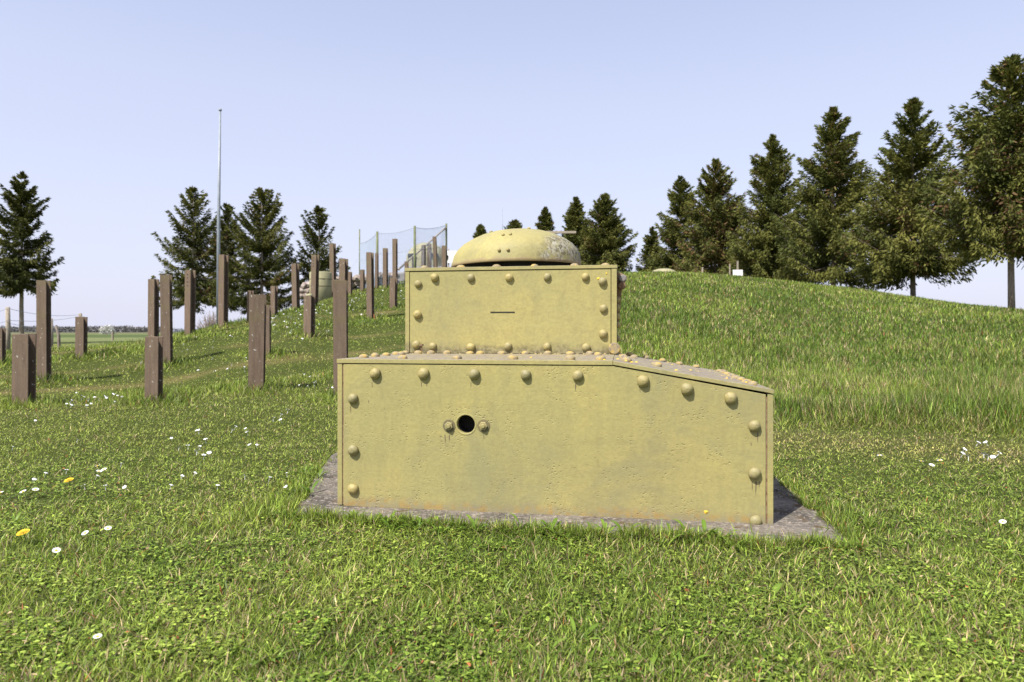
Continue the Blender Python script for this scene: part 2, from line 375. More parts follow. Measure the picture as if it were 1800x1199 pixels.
# ------------------------------------------------------------------ armoured turret (local x along the front, y to the back)
TH = R(9.0); T0 = (-.839, 3.28, 0.0)
turret = thing('armoured_turret', 'riveted sand-coloured steel armoured turret with domed cap on a concrete slab', 'armoured turret', T0, -TH)
_ex = Vector((math.cos(TH), -math.sin(TH), 0)); _ey = Vector((math.sin(TH), math.cos(TH), 0)); _o = Vector(T0)
camp = Vector((0, 0, EYE))
def face(px, py, b):               # pixel of the photograph -> local (x, z) on the plane local y = b
    d = Vector(((px-900)/FPX, 1, (583-py)/FPX)); t = (b-(camp-_o).dot(_ey))/d.dot(_ey); p = camp+d*t-_o
    return p.dot(_ex), p.z
def top(px, py, z):                # pixel -> local (x, y) on the plane z
    d = Vector(((px-900)/FPX, 1, (583-py)/FPX)); t = (z-EYE)/d.z; p = camp+d*t-_o
    return p.dot(_ex), p.dot(_ey)
WL, DL, HL = 2.0, 1.85, .709; XR, HR = 1.31, .585         # lower box; its roof breaks at XR and falls to HR
XU, WU, YU, DU, ZT = .055, 1.268, .88, .90, 1.226          # upper box
DW = 1.27                                                  # the sloping wing is shallower than the main box
def roofz(x): return HL if x < XR else HL+(HR-HL)*(x-XR)/(WL-XR)
# lower box: core frame (seen only in the seams), plates
cf = MB(); cf.prism([(.014, .012), (XR-.03, .012), (XR-.03, HL-.03), (.014, HL-.03)], .10, DL-.03); cf.prism([(XR-.025, .012), (WL-.014, .012), (WL-.014, HR-.03), (XR, HL-.03), (XR-.025, HL-.03)], .10, DW-.03); cf.build('core', m_seam, turret)
bars = MB(); bars.box((.0245, .0035, .012), (.030, .09, HL-.03)); bars.box((WL-.031, .0035, .004), (WL-.025, .09, HR-.03))
bars.prism([(.03, HL-.055), (XR, HL-.055), (WL-.03, HR-.05), (WL-.03, HR-.022), (XR, HL-.022), (.03, HL-.022)], .029, .09)
bars.build('corner_angle', m_seam, turret)
# front plate with round opening
hx, hz = face(819, 746, 0); HRAD = .0425
bm = bmesh.new()
out = [(.0305, .004), (WL-.0315, -.002), (WL-.0315, HR-.0190), (XR, HL-.0235), (.0305, HL-.0240)]
# refine outer edge a little so that the plate outline is not ruler-straight
pts = []
for k in range(len(out)):
    a_, b_ = Vector(out[k]), Vector(out[(k+1) % len(out)]); n_ = max(1, int((b_-a_).length/.12))
    for q in range(n_):
        p_ = a_.lerp(b_, q/n_); jit = .0012 if q else 0
        pts.append((p_.x+random.uniform(-jit, jit), p_.y+random.uniform(-jit, jit)))
ov = [bm.verts.new((x, 0, z)) for x, z in pts]
iv = [bm.verts.new((hx+HRAD*math.cos(k*2*math.pi/32), 0, hz+HRAD*math.sin(k*2*math.pi/32))) for k in range(32)]
ed = [bm.edges.new((ov[k], ov[(k+1) % len(ov)])) for k in range(len(ov))]+[bm.edges.new((iv[k], iv[(k+1) % 32])) for k in range(32)]
r_ = bmesh.ops.triangle_fill(bm, edges=ed, use_beauty=True)
fs_ = [f for f in r_['geom'] if isinstance(f, bmesh.types.BMFace)]
ex = bmesh.ops.extrude_face_region(bm, geom=fs_)
bmesh.ops.translate(bm, verts=[v for v in ex['geom'] if isinstance(v, bmesh.types.BMVert)], vec=(0, .028, 0))
bmesh.ops.recalc_face_normals(bm, faces=bm.faces[:])
me = bpy.data.meshes.new('front_plate'); bm.to_mesh(me); bm.free(); me.materials.append(m_lower)
fp = link('front_plate', me, turret)
bv = fp.modifiers.new('bevel', 'BEVEL'); bv.width = .0018; bv.segments = 2; bv.limit_method = 'ANGLE'; bv.angle_limit = R(50)
# tube behind the opening
tb = MB(); n = 32
for rr in (HRAD+.0005,):
    vs_ = [(hx+rr*math.cos(k*2*math.pi/n), yy, hz+rr*math.sin(k*2*math.pi/n)) for yy in (.028, .0995) for k in range(n)]
    tb.add(vs_, [(k, k+n, (k+1) % n+n, (k+1) % n) for k in range(n)]+[tuple(n+k for k in range(n))])
tb.build('opening_tube', m_black, fp)
# rim ring round the opening
rg = MB(); vs_ = []
for rr, yy in ((HRAD+.001, -.0008), (HRAD+.004, -.003), (HRAD+.009, -.0008)):
    vs_ += [(hx+rr*math.cos(k*2*math.pi/n), yy, hz+rr*math.sin(k*2*math.pi/n)) for k in range(n)]
rg.add(vs_, [(q*n+k, q*n+(k+1) % n, (q+1)*n+(k+1) % n, (q+1)*n+k) for q in range(2) for k in range(n)])
rg.build('opening_rim', m_lower, fp, True)
sp = MB(); sp.prism([(0, .008), (.0240, .008), (.0240, HL-.024), (0, HL-.024)], 0, DL); sp.build('side_plate', m_lower, turret, bevel=.002)
sp = MB(); sp.prism([(WL-.0245, -.004), (WL, -.004), (WL, HR-.018), (WL-.0245, HR-.0138)], 0, DW); sp.build('side_plate', m_lower, turret, bevel=.002)
rf = MB(); rf.prism([(-.002, HL-.020), (XR-.001, HL-.020), (XR-.001, HL), (-.002, HL)], -.004, DL+.003); rf.build('roof_plate', m_roof, turret, bevel=.0015)
rf = MB(); rf.prism([(XR+.0005, HL-.019), (WL+.002, HR-.015), (WL+.002, HR+.002), (XR+.0005, HL-.001)], -.005, DW+.003); rf.build('sloping_roof_plate', m_roof, turret, bevel=.0015)
bk = MB(); bk.box((.03, DL-.028, .01), (XR-.03, DL-.001, HL-.024)); bk.build('back_plate', m_lower, turret)
bk = MB(); bk.prism([(XR+.002, .01), (WL-.03, .01), (WL-.03, HR-.022), (XR+.002, HL-.024)], DW-.028, DW-.001); bk.build('back_plate', m_lower, turret)
bk = MB(); bk.box((XR-.027, DW-.02, .01), (XR-.001, DL, HL-.024)); bk.build('side_plate', m_lower, turret)
# upper box
ub = MB(); ub.box((XU+.04, YU+.03, HL+.001), (XU+WU-.04, YU+DU-.02, ZT-.02)); ub.build('upper_core', m_seam, turret)
pl = MB(); pl.box((XU+.0285, YU, HL+.002), (XU+WU-.0345, YU+.026, ZT-.0235))
upf = pl.build('upper_front_plate', m_upper, turret, bevel=.0018)
pl = MB(); pl.box((XU, YU-.002, HL+.001), (XU+.0255, YU+DU, ZT-.022)); pl.build('upper_side_plate', m_upper, turret, bevel=.0018)
pl = MB(); pl.box((XU+WU-.031, YU-.002, HL+.001), (XU+WU, YU+DU, ZT-.022)); pl.build('upper_side_plate', m_upper, turret, bevel=.0018)
pl = MB(); pl.box((XU+.01, YU+DU-.0255, HL+.003), (XU+WU-.01, YU+DU-.001, ZT-.024)); pl.build('upper_back_plate', m_upper, turret)
pl = MB(); pl.box((XU-.003, YU-.005, ZT-.0195), (XU+WU+.003, YU+DU+.003, ZT)); pl.build('upper_roof_plate', m_roof, turret, bevel=.0015)
# sight slot
sx0, sz0 = face(862, 549, YU); sx1, _ = face(905, 549, YU)
sl = MB(); sl.box((sx0, YU-.0025, sz0-.0035), (sx1, YU+.004, sz0+.0035)); sl.build('sight_slot', m_black, upf, bevel=.001)  # solid black block, the slot's shade is its colour
# rivets: four uneven domed heads share their meshes
def rivet_mesh(seed, r=.0265, h=.026):
    rn = random.Random(seed); m = MB(); n = 10; prof = [(1.0, 0), (1.01, .40), (.90, .62), (.60, .86), (.32, .98), (.10, 1.0)]
    jit = [1+rn.uniform(-.075, .075)+.045*math.cos(6*2*math.pi*k/n+seed) for k in range(n)]; sx, sy = rn.uniform(-.15, .15), rn.uniform(-.1, .25)
    vs = []
    for a, z in prof:
        vs += [(r*a*jit[k]*math.cos(2*math.pi*k/n)+sx*r*z*(1-a*.5), r*a*jit[k]*math.sin(2*math.pi*k/n)+sy*r*z*(1-a*.5), h*z*(1+rn.uniform(-.06, .06))) for k in range(n)]
    fs = [(q*n+k, q*n+(k+1) % n, (q+1)*n+(k+1) % n, (q+1)*n+k) for q in range(len(prof)-1) for k in range(n)]+[tuple((len(prof)-1)*n+k for k in range(n))]
    m.add(vs, fs); me = m.mesh('rivet'); me.materials.append(m_rivet)
    me.polygons.foreach_set('use_smooth', [True]*len(me.polygons)); return me
RM = [rivet_mesh(k) for k in range(5)]
RL = []
for k in range(3):
    q = RM[k].copy(); q.materials.clear(); q.materials.append(m_lrivet); RL.append(q)
def rivet(x, y, z, rot, sc=1.0, parent=turret, meshes=RM):
    o = bpy.data.objects.new('rivet', random.choice(meshes)); C.objects.link(o); o.parent = parent
    o.location = (x, y, z); o.rotation_euler = rot; s = sc*random.uniform(.93, 1.07); o.scale = (s, s, s*random.uniform(.9, 1.1)*(.82 if meshes is RL else 1)); return o
FR = (R(90), 0, 0)
low = [(660,656),(745,656),(834,657),(924,658),(1016,659),(1130,669),(1207,683),(1284,699),(621,700),(621,790),(621,858),(1326,747),(1326,831),(1328,914)]
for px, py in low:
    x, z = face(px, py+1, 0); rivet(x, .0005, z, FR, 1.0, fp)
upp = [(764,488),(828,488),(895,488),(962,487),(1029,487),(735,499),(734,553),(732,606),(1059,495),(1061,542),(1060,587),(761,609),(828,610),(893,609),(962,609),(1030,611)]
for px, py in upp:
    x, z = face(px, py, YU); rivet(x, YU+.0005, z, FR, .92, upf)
# hexagon bolts beside the opening
for px in (789.5, 850):
    x, z = face(px, 748.5, 0); m = MB()
    m.lathe([(.030, 0), (.030, .003)], 20); m.lathe([(.021, .003), (.021, .013), (.018, .015)], 6); m.lathe([(.0105, .015), (.0105, .021), (.008, .0225)], 12)
    o = m.build('hexagon_bolt', m_rivet, fp, bevel=.001); o.location = (x, 0, z); o.rotation_euler = (R(90), R(random.uniform(0, 30)), 0)
# roof rivets
def topr(lst, mesh=RL, sc=.9):
    for x, y in lst:
        if x < XR: rivet(x, y, HL, (0, 0, random.random()*6), sc, turret, mesh)
        else:
            rivet(x, y, roofz(x)+.001, (0, math.atan2(HL-HR, WL-XR), random.random()*6), sc, turret, mesh)
topr([(x, .085) for x in (.30, .57, .84, 1.11, 1.25)])
topr([(.07+.004*k, .16+.155*k) for k in range(5)])
topr([(.115, .62), (.16, .80), (.235, .81), (.33, .82), (.47, .81), (.53, .82), (.66, .80), (.80, .82), (.93, .81), (1.06, .8), (1.17, .82), (1.22, .70)])
topr([(1.37, .20), (1.36, .55), (1.42, .86), (1.52, .30), (1.40, 1.14)])
topr([(1.935, .12+.15*k) for k in range(8)], RL, .85)
topr([(1.50+.10*k, 1.18) for k in range(4)], RL, .8)
for x in (XU+.10, XU+.33, XU+.55, XU+.78, XU+1.02, XU+1.20): rivet(x, YU+.07, ZT, (0, 0, x*9), .95, turret, RL)
for y in (YU+.3, YU+.55, YU+.8):
    for x in (XU+.06, XU+WU-.06): rivet(x, y, ZT, (0, 0, y*9), .9, turret, RL)
for k in range(120):
    if k < 45: x, y = random.uniform(XU, XU+WU), YU-abs(random.gauss(0, .02))-.004
    elif k < 85: x = random.uniform(XR+.02, WL-.04); y = random.uniform(.5, DW-.03)
    else: x = WL-random.uniform(.02, .12); y = random.uniform(.05, DW)
    if k == 0: crumbs = MB()
    r = random.choice([.004, .006, .009]); z = roofz(x)+(.0005 if x < XR else .001)
    crumbs.add([(x-r, y, z), (x, y-r, z), (x+r*1.2, y, z), (x, y+r, z), (x, y, z+r*.8)], [(0, 1, 4), (1, 2, 4), (2, 3, 4), (3, 0, 4)])
o = crumbs.build('lichen_crumbs', m_lrivet, turret); tag(o, kind='stuff')
# round bar end lying at the corner of the upper box
x, z = face(1080, 621, YU-.045)
m = MB(); m.lathe([(.030, 0), (.034, .004), (.034, .04)], 20); o = m.build('round_plug', m_lrivet, turret, bevel=.002); o.location = (x, YU-.045, HL+.034); o.rotation_euler = (R(-90), 0, 0)
# nut with a thin bolt by the left corner
m = MB(); m.tube([(0, 0, 0), (0, 0, .055)], .004, 8); m.lathe([(.013, .047), (.013, .057)], 6); o = m.build('small_bolt', m_seam, turret); x, _ = face(741, 612, YU-.06); o.location = (x, YU-.06, HL)
# hinge fitting on the right side of the upper box
m = MB(); m.prism([(XU+WU, .86), (XU+WU+.012, .90), (XU+WU+.020, 1.00), (XU+WU+.030, 1.09), (XU+WU+.055, 1.15), (XU+WU+.06, 1.17), (XU+WU+.02, 1.19), (XU+WU, 1.20)], YU+.12, YU+.17)
hg = m.build('hinge_bracket', m_seam, turret, bevel=.003)
for (dx, z) in ((.034, 1.155), (.030, 1.112)):
    m = MB(); m.lathe([(.020, 0), (.022, .004), (.022, .03), (.016, .034)], 14); m.lathe([(.010, -.012), (.010, 0)], 10)
    o = m.build('hinge_bolt', m_grey if dx > .032 else m_seam, hg, bevel=.001); o.location = (XU+WU+dx, YU+.118, z); o.rotation_euler = (R(90), 0, 0)
for z in (1.03, .985, .93, .88, .80):
    rivet(XU+WU, YU+.13, z, (0, R(90), 0), .8, turret)
# dome cap
DC = (XU+.655, YU+.47, ZT)
dm = MB(); RD = .425
prof = [(RD-.03, .052), (RD, .045), (RD+.004, .050), (RD+.002, .062), (RD-.004, .085), (RD-.010, .115), (RD-.030, .150), (RD-.065, .182), (RD-.115, .212), (RD-.175, .238), (RD-.245, .258), (RD-.32, .270), (RD-.385, .274), (.012, .275)]
n = 96; vs_ = []
prof_in = [(r-.03 if r > .05 else r, z-.02) for r, z in prof[1:]]
for r, z in prof: vs_ += [(r*math.cos(2*math.pi*k/n)+.11*(z-.05), r*math.sin(2*math.pi*k/n), z-.045+.016*(-math.cos(2*math.pi*k/n))*0) for k in range(n)]
fs_ = [(q*n+k, q*n+(k+1) % n, (q+1)*n+(k+1) % n, (q+1)*n+k) for q in range(len(prof)-1) for k in range(n)]+[tuple((len(prof)-1)*n+k for k in range(n))]
dm.add(vs_, fs_)
dome = dm.build('dome', m_dome, turret, True); dome.scale = (1, 1, 1.08); dome.location = (DC[0]-.047, DC[1], DC[2]+.036); dome.rotation_euler = (0, R(-.8), 0)
un = MB(); un.lathe([(RD-.032, .008), (RD-.06, .03), (.05, .035)], 48); un.build('dome_lining', m_black, dome)
nk = MB(); nk.lathe([(RD-.075, -.046), (RD-.075, .02)], 40); nk.build('dome_ring', m_black, dome)
cp = MB(); cp.lathe([(.045, .225), (.045, .2325), (.03, .236), (.012, .237)], 20); o = cp.build('dome_cap', m_roof, dome, True); o.location = (-.01, 0, 0)
def dome_pt(ax, z):               # point on the dome at height z (local), azimuth ax from the front
    zz = z+.045; k = 1
    while k < len(prof)-1 and prof[k+1][1] < zz: k += 1
    (r0, z0), (r1, z1) = prof[k], prof[k+1]; t = (zz-z0)/(z1-z0); r = r0+(r1-r0)*t
    sl_ = math.atan2(r0-r1, z1-z0)
    return (r*math.sin(ax)+.11*(zz-.05), -r*math.cos(ax), z), sl_
for ax_, z in ((-.145, .158), (-.005, .160), (-.11, .063), (0.02, .064)):
    p_, sl_ = dome_pt(ax_, z); o = bpy.data.objects.new('dome_bolt', RM[0]); C.objects.link(o); o.parent = dome; o.location = p_
    o.rotation_euler = (R(90)-sl_, 0, ax_); o.scale = (.38, .38, .5)
for ax_, z in ((-.9, .205), (.5, .213)):
    p_, sl_ = dome_pt(ax_, z); o = bpy.data.objects.new('dome_bolt', RM[1]); C.objects.link(o); o.parent = dome; o.location = p_; o.rotation_euler = (R(90)-sl_, 0, ax_); o.scale = (.45, .45, .35)
# rust and water drips under the rivets, 0.6 mm proud of the plate
for px, py, ln in [(654,672,9),(741,672,8),(750,672,7),(828,672,8),(616,714,12),(782,764,14),(790,764,12),(850,764,9),(1012,674,12),(1125,684,6),(1332,760,16),(1322,846,14),(1329,846,22),(1335,846,10),(648,704,5),(1320,778,6)]:
    x, z = face(px, py, 0); l_ = ln*.0030; w_ = random.uniform(.0014, .0026); dr = MB(); k = random.uniform(-.002, .002)
    dr.add([(x-w_, -.0006, z), (x+w_, -.0006, z), (x+w_*.8+k, -.0006, z-l_*.6), (x+k, -.0006, z-l_), (x-w_*.8+k, -.0006, z-l_*.6)], [(0, 4, 3, 2, 1)]); dr.build('drip_stain', m_dark, fp)
# yellow lichen spots
def spot(x, y, z, r, ax='y'):
    n = 7; v = []; yl = MB()
    for k in range(n):
        q = r*random.uniform(.6, 1.2); a = 2*math.pi*k/n
        v.append((x+q*math.cos(a), y, z+q*math.sin(a)) if ax == 'y' else (x+q*math.cos(a), y+q*math.sin(a), z))
    yl.add(v+[(x, y-.004, z) if ax == 'y' else (x, y, z+.005)], [((k+1) % n, k, n) if ax == 'y' else (k, (k+1) % n, n) for k in range(n)]); yl.build('lichen_spot', m_yellow, turret)
for px, py, r in ((1241, 900, .010), (1052, 490, .010), (1066, 481, .006)):
    b = 0 if py > 640 else YU; x, z = face(px, py, b); spot(x, b-.001, z, r)
for x, y in ((1.37, .16), (1.395, .13), (1.38, .22), (1.42, .25), (1.33, .19), (1.27, .07), (.9, .3), (1.7, .5), (1.85, .3), (1.93, .25), (1.6, .16)): spot(x, y, roofz(x)+(.003 if x > XR else .001), .009, 'z')
# concrete slab
def gp(px, py): Y = EYE*FPX/(py-583); return ((px-900)/FPX*Y, Y)
sl = MB(); SLAB = [gp(507, 908), gp(640, 914), gp(800, 924), gp(1000, 936), gp(1250, 950), gp(1500, 958), (1.50, 3.75), (1.62, 5.6), (-1.2, 5.9), (-1.22, 4.6), (-1.10, 3.7)]
sl.slab(SLAB, -.15, .0035)
slab = sl.build('concrete_slab', m_slab); tag(slab, 'weathered grey concrete slab lying in the grass under the armoured turret', 'concrete slab')
# grit on the slab
gr = MB()
for k in range(420):
    side = random.random()
    if side < .3: x, y = random.uniform(-1.05, -.86), random.uniform(3.1, 4.2)
    elif side < .6: x, y = random.uniform(1.1, 1.4), random.uniform(2.85, 3.7)
    else: x, y = random.uniform(-.95, 1.3), 0; y = 3.28-.158*(x+.84)-random.uniform(.01, .22)
    r = random.choice([.003, .004, .006, .009]); z = .0035
    gr.add([(x-r, y, z), (x, y-r, z), (x+r*1.2, y, z), (x, y+r, z), (x, y, z+r*.9)], [(0, 1, 4), (1, 2, 4), (2, 3, 4), (3, 0, 4)])
o = gr.build('loose_grit', m_slab); tag(o, 'loose grit and crumbs of concrete on the slab', 'grit', kind='stuff')

# ------------------------------------------------------------------ rail posts
def h_post(wd, dp, ht, lean=(0, 0)):
    t = min(.02, wd*.11); x = wd/2; y = dp/2; m = MB()
    prof = [(-x, -y), (x, -y), (x, -y+t), (t/2, -y+t), (t/2, y-t), (x, y-t), (x, y), (-x, y), (-x, y-t), (-t/2, y-t), (-t/2, -y+t), (-x, -y+t)]
    n = len(prof); lv = [-.35, 0, ht*.33, ht*.66, ht]; vs = []
    for z in lv:
        for (a, b) in prof:
            zz = z+(random.uniform(-.006, .004) if z == ht else 0)
            vs.append((a+lean[0]*z+random.uniform(-.0012, .0012), b+lean[1]*z+random.uniform(-.0012, .0012), zz))
    fs = [(q*n+k, q*n+(k+1) % n, (q+1)*n+(k+1) % n, (q+1)*n+k) for q in range(len(lv)-1) for k in range(n)]
    k0 = (len(lv)-1)*n
    fs += [(k0, k0+1, k0+2, k0+3, k0+10, k0+11), (k0+3, k0+4, k0+9, k0+10), (k0+4, k0+5, k0+6, k0+7, k0+8, k0+9)]
    m.add(vs, fs); return m
GP = 'rusty rail posts standing in rows on the slope'
# xl, xr, ytop, ybase, yaw(deg), depth or None, lean, label
posts = [
 (-7, 8, 577, 640, 5, None, 0, 'short rusty post cut by the left edge of the photo'),
 (25, 59, 587, 714, 4, None, .01, 'wide short rusty post with greenish stain, nearest the bottom left'),
 (67, 88, 493, 670, 3, None, -.01, 'tall rusty post behind the wide stained post at far left'),
 (134, 152, 557, 629, 2, None, .01, 'short brown post alone in front of the wire fence and far field'),
 (256, 284, 592, 709, 4, None, 0, 'wide short brown post standing in front of two tall thin posts'),
 (261, 278, 491, 597, -14, 13.2, 0, 'thin tall post rising directly behind a wide short brown post'),
 (284, 303, 483, 641, 8, None, -.005, 'tall rusty post just right of the wide short brown post'),
 (325, 342, 475, 589, -22, None, 0, 'tall post with a pale drilled face at the left end of the upper row'),
 (384, 400, 448, 576, -22, None, 0, 'tallest pale-faced post right beside the grey flagpole'),
 (437, 465, 518, 689, 12, None, .004, 'thick mossy-topped post in the middle of the near row'),
 (462, 476, 537, 626, 6, None, 0, 'shorter purple-brown post behind the thick mossy-topped post'),
 (434, 445, 511, 566, -18, 16.5, 0, 'small post peeking out left above the thick mossy-topped post'),
 (476, 488, 503, 556, -20, None, 0, 'short thin post on the crest right of the thick mossy-topped post'),
 (514, 527, 463.5, 545, -22, None, 0, 'straight post on the crest left of the small beige concrete drum'),
 (534, 553, 521, 591, -18, None, .005, 'short post with a pale lump on its top in the daisy slope'),
 (546, 559, 448, 538, -20, None, .008, 'post with drilled holes standing before the beige drum'),
 (580, 591, 428, 522, -20, None, 0, 'very tall thin post right of the beige drum'),
 (587, 612, 493, 702, 6, None, 0, 'nearest tall post beside the left edge of the armoured turret'),
 (596, 611, 455, 530, -18, 19.5, 0, 'post rising straight behind the nearest tall post'),
 (612, 619, 478, 520, -18, None, 0, 'small post just right behind the nearest tall post'),
 (633, 641, 474, 512, -16, None, 0, 'small post below the left end of the netting'),
 (645, 658, 444, 560, -20, None, 0, 'stout tall post in the daisies in front of the netting'),
 (659, 665, 445, 508, -14, None, 0, 'slim post half hidden behind the stout tall post'),
 (673, 682, 436.5, 506, -16, None, .004, 'slim post under the middle of the netting'),
 (690, 699, 420, 497, -16, 24.5, 0, 'tall post in front of the left half of the netting'),
 (685, 698, 488, 541, -18, None, 0, 'short stocky post near the upper left corner of the turret'),
 (711, 718, 460, 492, -12, 27, 0, 'small post left of the distant cupola, just above the turret edge'),
 (724, 732, 451, 492, -12, 27.5, 0, 'low post directly in front of the distant cupola'),
 (740, 748, 431, 491, -12, 28, 0, 'left post of the close group right of the distant cupola'),
 (751, 758.5, 429, 490, -10, 29, 0, 'middle post of the close group right of the distant cupola'),
 (763, 770, 416, 490, -10, 28, -.03, 'leaning tall post of the close group right of the distant cupola'),
 (776, 785, 432, 490, -12, 28, 0, 'last post of the rows, beside the right corner of the netting'),
]
for xl, xr, yt, yb, yaw, Y, lean, lab in posts:
    xc = (xl+xr)/2
    if Y is None: Y = hit(xc, yb) or 20
    X = (xc-900)/FPX*Y; z0 = float(hfun(X, Y)); ht = EYE+(583-yt)/FPX*Y-z0
    side = abs(math.atan2(X, Y))+R(-yaw)
    dpf = .9; wpx = (xr-xl)/FPX*Y; wd = wpx/(math.cos(side)+dpf*.92*max(0, math.sin(side)))
    m = h_post(wd, wd*dpf, ht, (lean, 0)); X -= .35*wd*math.sin(max(0, side))*0
    o = m.build('rail_post', m_rust); o.location = (X, Y, z0); o.rotation_euler = (R(random.uniform(-.8, .8)), R(random.uniform(-.7, .7)), R(yaw)); tag(o, lab, 'rail post', GP)
    if 'pale lump' in lab:
        q = MB(); q.lathe([(wd*.4, ht), (wd*.42, ht+.02), (wd*.25, ht+.05), (.02, ht+.06)], 10); q.build('cap', m_beige, o, True)
    if 'drilled' in lab:
        for dz in (.10, .17, .26, .34):
            q = MB(); q.box((-.014, -wd*dpf/2-.003, ht-dz-.012), (.014, -wd*dpf/2-.0005, ht-dz+.012)); q.build('bolt_hole', m_black, o)  # black block on the flange, colour stands in for the hole's shade

# ------------------------------------------------------------------ flagpole, hill-top things
def ground_thing(px, Y): X = (px-900)/FPX*Y; return X, float(hfun(X, Y))
Y = 21; X, z = ground_thing(383.5, Y); zt = EYE+(583-191)/FPX*Y-z
fl = thing('flagpole', 'very tall thin grey metal pole rising behind the rail posts', 'flagpole', (X, Y, z))
q = MB(); q.tube([(0, 0, -.3), (.015, 0, zt*.55), (.062, 0, zt-.06)], [.058, .048, .028], 14); q.build('pole', m_pole, fl, True)
q = MB(); q.lathe([(.05, zt-.06), (.05, zt-.03), (.03, zt)], 12, c=(.062, 0, 0)); q.build('pole_cap', m_pole, fl)
q = MB(); q.tube([(.05, -.05, .9), (.05, -.062, zt*.5), (.085, -.035, zt-.05)], .004, 5); q.build('halyard', m_wire, fl)
# observation cupola
def dome_prof(r, hcyl, htot, n=8):
    return [(r*1.02, -.6), (r*1.02, 0), (r, hcyl)]+[(r*math.cos(a)+.0, hcyl+(htot-hcyl)*math.sin(a)) for a in [k*math.pi/2/n for k in range(1, n)]]+[(.02, htot)]
Y = 33; X, z = ground_thing(750, Y); zb = EYE+(583-478)/FPX*Y; zt = EYE+(583-426.5)/FPX*Y
cu = thing('observation_cupola', 'beige rounded steel observation cupola with a dark slot behind the safety netting', 'cupola', (X, Y, zb))
q = MB(); q.lathe(dome_prof(.98, .55, zt-zb, 10), 40); q.build('shell', m_beige, cu, True)
for a in (-38, 25, 80):
    q = MB(); q.box((-.24, -1.03, .62), (.24, -.80, .80)); o = q.build('observation_slot', m_black, cu, bevel=.02); o.rotation_euler = (0, 0, R(a))  # black block in the shell, slot shade painted as colour
    q = MB(); q.box((-.30, -1.0, .56), (.30, -.78, .62)); o = q.build('slot_sill', m_beige, cu, bevel=.015); o.rotation_euler = (0, 0, R(a))
# concrete roof block under the cupola
q = MB(); x0, x1 = (648-900)/FPX*31, (800-900)/FPX*31; zg = float(hfun((x0+x1)/2, 31))
zr = lambda py: EYE+(583-py)/FPX*31
q.prism([(x0, zg-.9), (x1+1.6, zg-.6), (x1+1.6, zr(476)), (x1-.6, zr(470)), (x1-2.2, zr(470)), (x0+1.7, zr(480)), (x0+.7, zr(484)), (x0+.1, zr(494))], 30.4, 35)
o = q.build('bunker_roof', m_grey, bevel=.08); tag(o, 'dark grey concrete bunker roof under the beige cupola on the hill', 'bunker')
# rubble of stones
def rock(c, r, name, lab, cat, grp, sd):
    rn = random.Random(sd); bm = bmesh.new(); bmesh.ops.create_icosphere(bm, subdivisions=2, radius=1)
    for v in bm.verts:
        k = 1+rn.uniform(-.16, .16); v.co = Vector((v.co.x*r[0]*k, v.co.y*r[1]*k, v.co.z*r[2]*k))
    me = bpy.data.meshes.new(name); bm.to_mesh(me); bm.free(); me.materials.append(m_stone)
    o = link(name, me); o.location = c; o.rotation_euler = (0, 0, rn.uniform(0, 6)); tag(o, lab, cat, grp)
sd = 0
for px in np.arange(604, 700, 6.5):
    for lv in range(3):
        sd += 1; Y = 29.3-lv*.25+random.uniform(-.2, .2); pxx = px+random.uniform(-3, 3)
        X, z = ground_thing(pxx, Y); rr = random.uniform(.13, .24)
        rock((X, Y, EYE+(583-(513-lv*10-random.uniform(0, 3)-(pxx-604)*.07))/FPX*Y), (rr*1.3, rr, rr*.8), 'rubble_stone', 'brown-grey stone in the rubble bank left of the cupola', 'stone', 'stones of the rubble bank by the cupola', sd)
for px, py in ((531, 512), (536, 503), (541, 512), (545, 500), (529, 520), (538, 521), (549, 510)):
    sd += 1; Y = 25.2; X, z = ground_thing(px, Y)
    rock((X, Y, EYE+(583-py)/FPX*Y), (.17, .15, .13), 'rubble_stone', 'pale stone in the small heap left of the beige drum', 'stone', 'stones heaped by the beige drum', sd)
# beige drum
Y = 24.4; X, z = ground_thing(563.5, Y); zt = EYE+(583-478.5)/FPX*Y-z
dn = thing('concrete_drum', 'pale beige banded concrete drum standing among the rail posts on the slope', 'concrete drum', (X, Y, z))
q = MB(); q.lathe([(.39, -.5), (.385, zt-.03), (.36, zt)], 28); q.build('body', m_beige, dn, True)
for zz in (zt*.52, zt*.76):
    q = MB(); q.lathe([(.389, zz-.012), (.395, zz-.006), (.395, zz+.006), (.389, zz+.012)], 28); q.build('band', m_dark, dn)
